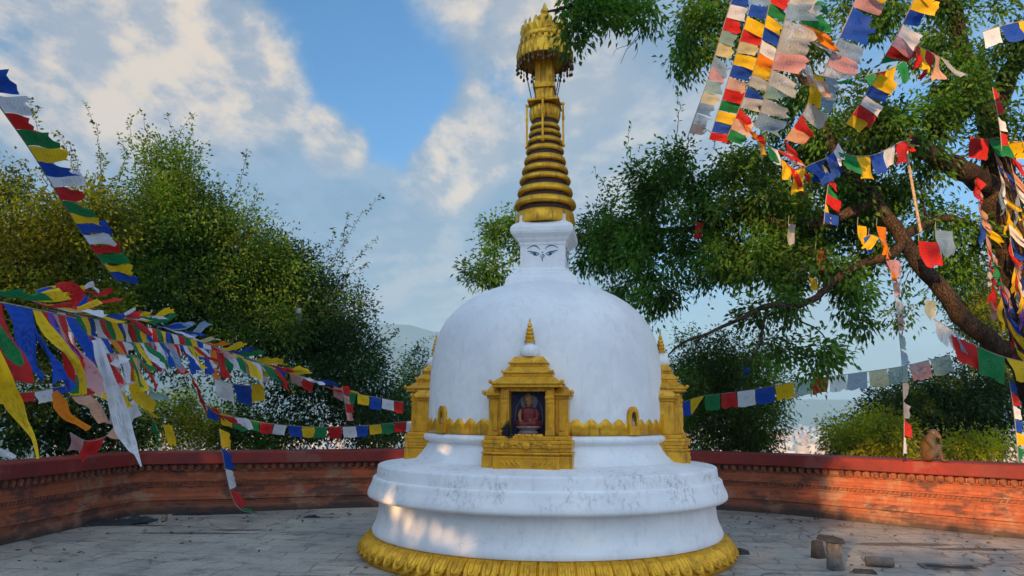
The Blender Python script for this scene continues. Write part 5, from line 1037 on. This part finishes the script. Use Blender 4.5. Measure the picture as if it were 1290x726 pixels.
    for s_ in (-1, 1):
        b = MB(); b.ball((.152, -.022 + s_ * .024, .392), .0075, 8); b.build('eye', me_, o, True, keep=False)
        b = MB(); b.ball((.082, -.008 + s_ * .070, .41), .020, 8, (.55, .4, 1.)); b.build('ear', mk, o, True, keep=False)
monkey()
# ------------------------------------------------------------------ odd stones on the paving
m_st = simple('weathered_grey_stone', (.13, .13, .127), (.06, .06, .06), 9, .9, 0, .8, .02); m_ds = simple('sooty_stone', (.035, .035, .037), (.02, .02, .02), 9, .85, 0, .8, .02)
g = ground(1053, 718); k = 8.2 / F
t = empty('stone_stump', (g[0], g[1], 0), 'short grey stone post with a dark tilted cap stone on the right paving', 'stone post')
b = MB(); b.lathe([(.092, -.02), (.090, .04), (.084, .12), (.086, .22), (.080, .275)], 9, (g[0], g[1], 0)); b.build('shaft', m_st, t, True, .0, angle=35)
b = MB(); b.box(-.13, .11, -.10, .09, 0, .055, .02, .02, .02); b.xf(Matrix.Translation((g[0] - .03, g[1], .285)) @ Matrix.Rotation(.14, 4, 'Y') @ Matrix.Rotation(.3, 4, 'Z')); b.build('cap_stone', m_ds, t, False, .012)
g2 = ground(1034, 704); b = MB(); b.box(-.075, .065, -.06, .06, -.01, .19, .02, .03, .01); b.xf(Matrix.Translation((g2[0], g2[1] + .05, 0)) @ Matrix.Rotation(.4, 4, 'Z')); tag(b.build('broken_stone', m_ds, None, False, .015), 'broken grey stone block leaning just behind the short stone post', 'stone')
g3 = ground(1090, 722); b = MB(); b.box(-.13, .12, -.07, .07, -.01, .035, .03, .03, .02); b.xf(Matrix.Translation((g3[0], g3[1], 0)) @ Matrix.Rotation(-.25, 4, 'Z')); tag(b.build('stone_slab', m_ds, None, False, .02), 'dark broken slab lying beside the short stone post', 'stone')
g3 = ground(1112, 716); b = MB(); b.lathe([(.05, -.14), (.055, 0.), (.048, .14)], 9); b.xf(Matrix.Translation((g3[0], g3[1] + .06, .055)) @ Matrix.Rotation(PI / 2, 4, 'Y') @ Matrix.Rotation(.25, 4, 'X')); tag(b.build('fallen_stone_post', m_st, None, True), 'grey round stone post fallen on its side beside the dark slab', 'stone post')
g4 = ground(1196, 716); t = empty('drain_opening', (g4[0], g4[1], 0), 'drain opening with painted dark inside and stone rim at lower right of the paving', 'drain')
b = MB(); b.box(-.24, .24, -.09, .09, .002, .008); b.xf(Matrix.Translation((g4[0], g4[1], 0)) @ Matrix.Rotation(-.2, 4, 'Z')); b.build('painted_opening', simple('drain_painted_shade', (.012, .013, .014), (.02, .02, .02), 9, .6), t)  # flat black plate painted to stand for the shade inside the hole
b = MB(); b.box(-.28, .28, .092, .13, -.01, .022); b.box(-.28, .28, -.13, -.092, -.01, .018); b.box(-.28, -.243, -.0915, .0915, -.01, .02); b.box(.243, .28, -.0915, .0915, -.01, .02); b.xf(Matrix.Translation((g4[0], g4[1], 0)) @ Matrix.Rotation(-.2, 4, 'Z')); b.build('rim', m_st, t, False, .006)
g5 = ground(933, 697); b = MB(); b.box(-.07, .07, -.11, .11, -.01, .045, .015, .02, .02); b.xf(Matrix.Translation((g5[0], g5[1], 0)) @ Matrix.Rotation(.2, 4, 'Z')); tag(b.build('dark_block', m_ds, None, False, .01), 'small black block on the paving beside the golden petal ring', 'stone')
# dark cloths dumped at the foot of the wall
def rag(label, x, y, sx, sy, h, mat, seed, rot=0.):
    r_ = np.random.default_rng(seed); g = ground(x, y); n = 22; V = []; Fc = []
    for j in range(n + 1):
        for i in range(n + 1):
            u = i / n * 2 - 1; v = j / n * 2 - 1; e = math.sqrt(u * u + v * v) + .25 * math.sin(5 * math.atan2(v, u) + seed) + .15 * math.sin(9 * math.atan2(v, u) + 2 * seed)
            z = h * max(0, 1 - e * .85) * (.75 + .25 * math.sin(u * 7 + seed) * math.cos(v * 6)) + r_.normal() * h * .05
            V.append((g[0] + (u * math.cos(rot) * sx - v * math.sin(rot) * sy), g[1] + (u * math.sin(rot) * sx + v * math.cos(rot) * sy), z - .012 if e > 1.05 else z + .004))
    for j in range(n):
        for i in range(n): a = j * (n + 1) + i; Fc.append((a, a + 1, a + n + 2, a + n + 1))
    tag(link('crumpled_cloth', mesh_np('crumpled_cloth', V, [np.array(Fc)], True), mat), label, 'cloth')
m_rag = simple('black_rag', (.02, .022, .03), (.01, .01, .014), 12, .8); m_rag2 = simple('dark_teal_rag', (.02, .035, .05), (.01, .015, .02), 12, .7)
rag('black crumpled cloth on the paving in the left corner of the wall', 138, 661, .55, .13, .08, m_rag, 3, .35); rag('dark teal plastic sheet lying at the left corner, beside the black cloth', 172, 657, .28, .10, .09, m_rag2, 8, .1)
rag('dark rags lying along the foot of the far wall beside the stupa', 400, 640, .55, .10, .06, m_rag, 12, .2); rag('small dark rag lying alone on the open left paving', 393, 652, .12, .06, .04, m_rag, 5); rag('dark rags lying under the dangling column of flags', 268, 648, .6, .08, .05, m_rag, 14, .25)
# litter of fallen leaves
r_ = np.random.default_rng(17); n = 300; sI = r_.integers(0, len(WP), n); off = np.abs(r_.normal(size=n)) * 1.1 + .12
B = np.stack([WP[sI, 0] + WN[sI, 0] * off, WP[sI, 1] + WN[sI, 1] * off, np.full(n, .008)], 1); xy = np.stack([r_.uniform(-5.5, 6, 70), r_.uniform(6.5, 12, 70), np.full(70, .008)], 1); B = np.concatenate([B, xy])
n = len(B); D = unit(np.stack([r_.normal(size=n), r_.normal(size=n), np.abs(r_.normal(size=n)) * .12], 1)); V, Fc = leaf_verts(B, D, r_.uniform(.035, .085, n), r_.uniform(.02, .04, n), r_, 0.); V[:, 2] = np.maximum(V[:, 2], .004)
tag(link('fallen_leaves', mesh_np('fallen_leaves', V, [Fc]), mat_leaf('dry_leaf', [(.09, .05, .02), (.16, .10, .03), (.07, .045, .025)], .1, 1.)), 'dry brown leaves scattered over the paving', 'leaves', kind='stuff')
# ------------------------------------------------------------------ valley town, far ridges, air
def town():
    r_ = np.random.default_rng(9); V = []; Fc = []; C = []
    for i in range(3400):
        d = 1150 + 2700 * r_.random(); a = r_.uniform(-.55, .62); x = d * math.sin(a); y = d * math.cos(a)
        w_, l_, h_ = r_.uniform(9, 24), r_.uniform(9, 22), r_.uniform(7, 22) * (1 if r_.random() > .06 else 1.8); z = -61
        k = len(V); c, s_ = math.cos(a * 7 + i), math.sin(a * 7 + i)
        for (u, v, q) in ((-1, -1, 0), (1, -1, 0), (1, 1, 0), (-1, 1, 0), (-1, -1, 1), (1, -1, 1), (1, 1, 1), (-1, 1, 1)): V.append((x + (u * w_ * c - v * l_ * s_) / 2, y + (u * w_ * s_ + v * l_ * c) / 2, z + q * h_ + (1.5 if q else 0)))
        Fc += [(k + 4, k + 5, k + 6, k + 7), (k, k + 1, k + 5, k + 4), (k + 1, k + 2, k + 6, k + 5), (k + 2, k + 3, k + 7, k + 6), (k + 3, k, k + 4, k + 7)]
    mt, nt, out = new_mat('town_walls'); g = nt.nodes.new('ShaderNodeNewGeometry'); cr = nt.nodes.new('ShaderNodeValToRGB'); nt.links.new(g.outputs['Random Per Island'], cr.inputs[0]); cr.color_ramp.interpolation = 'CONSTANT'
    el = cr.color_ramp.elements; cols = [(.62, .58, .52), (.55, .30, .20), (.72, .70, .66), (.50, .42, .34), (.66, .48, .38), (.45, .48, .52)]
    for i, c in enumerate(cols):
        e = el[i] if i < 2 else el.new(.9); e.position = i / 6; e.color = (*c, 1)
    bsdf(nt, out, cr.outputs[0], .9, 0, None, .2)
    tag(link('distant_town', mesh_np('distant_town', V, [np.array(Fc)]), mt), 'hazy pale town spread across the valley floor far beyond the wall', 'town', kind='stuff')
town()
def ridge(name, dist, prof, seed, depth):
    r_ = np.random.default_rng(seed); xs = np.linspace(-1.0, 1.0, 220); nz = np.zeros(220)
    for k in range(1, 8): nz += np.interp(np.arange(220), np.arange(0, 221, 220 // (5 * k)), r_.normal(size=len(np.arange(0, 221, 220 // (5 * k))))) * .5 ** k
    el = np.interp(xs, [p[0] for p in prof], [p[1] for p in prof]) + nz * .0045; V = []; m_ = 10
    for j in range(m_ + 1):
        f = j / m_
        for i, a in enumerate(xs):
            d = dist - depth * (1 - f); z0 = -98; zt = 1.6 + dist * math.tan(el[i]); V.append((d * math.sin(a), d * math.cos(a), z0 + (zt - z0) * f ** 1.3 * (1 + .08 * r_.normal() * (0 < j < m_))))
    for i, a in enumerate(xs): d = dist + depth; V.append((d * math.sin(a), d * math.cos(a), -98))
    Fc = [(j * 220 + i, j * 220 + i + 1, (j + 1) * 220 + i + 1, (j + 1) * 220 + i) for j in range(m_ + 1) for i in range(219)]
    mt, nt, out = new_mat('forested_ridge'); P = pos(nt); bsdf(nt, out, mixc(nt, ramp(nt, noise(nt, P, .008, 6), .4, .62), (.03, .06, .03), (.08, .085, .05)), .95, 0, None, .1)
    tag(link(name, mesh_np(name, V, [np.array(Fc)], True), mt), kind='structure')
def pa(x): return math.atan((x - 645) / F)
ridge('far_mountain_ridge', 4300, [(-1, .055), (pa(250), .10), (pa(400), .118), (pa(480), .122), (pa(515), .123), (pa(560), .112), (pa(700), .08), (pa(850), .05), (pa(960), .026), (pa(1100), .022), (pa(1290), .03), (1, .03)], 2, 900)
ridge('near_mountain_ridge', 3300, [(-1, .03), (pa(300), .06), (pa(420), .085), (pa(480), .093), (pa(530), .086), (pa(600), .06), (pa(740), .02), (pa(800), -.04), (pa(1290), -.04), (1, -.04)], 5, 700)
HAZE = True
if HAZE:
    b = MB(); b.box(-5200, 5200, -400, 5600, -125, 640); mt, nt, out = new_mat('valley_haze'); vp = nt.nodes.new('ShaderNodeVolumePrincipled'); vp.inputs['Density'].default_value = 3.0e-4; vp.inputs['Color'].default_value = (.36, .68, 1., 1); vp.inputs['Anisotropy'].default_value = -.25
    nt.links.new(vp.outputs[0], out.inputs['Volume']); tag(b.build('haze', mt), 'thin bluish haze filling the air over the valley', 'haze', kind='stuff')
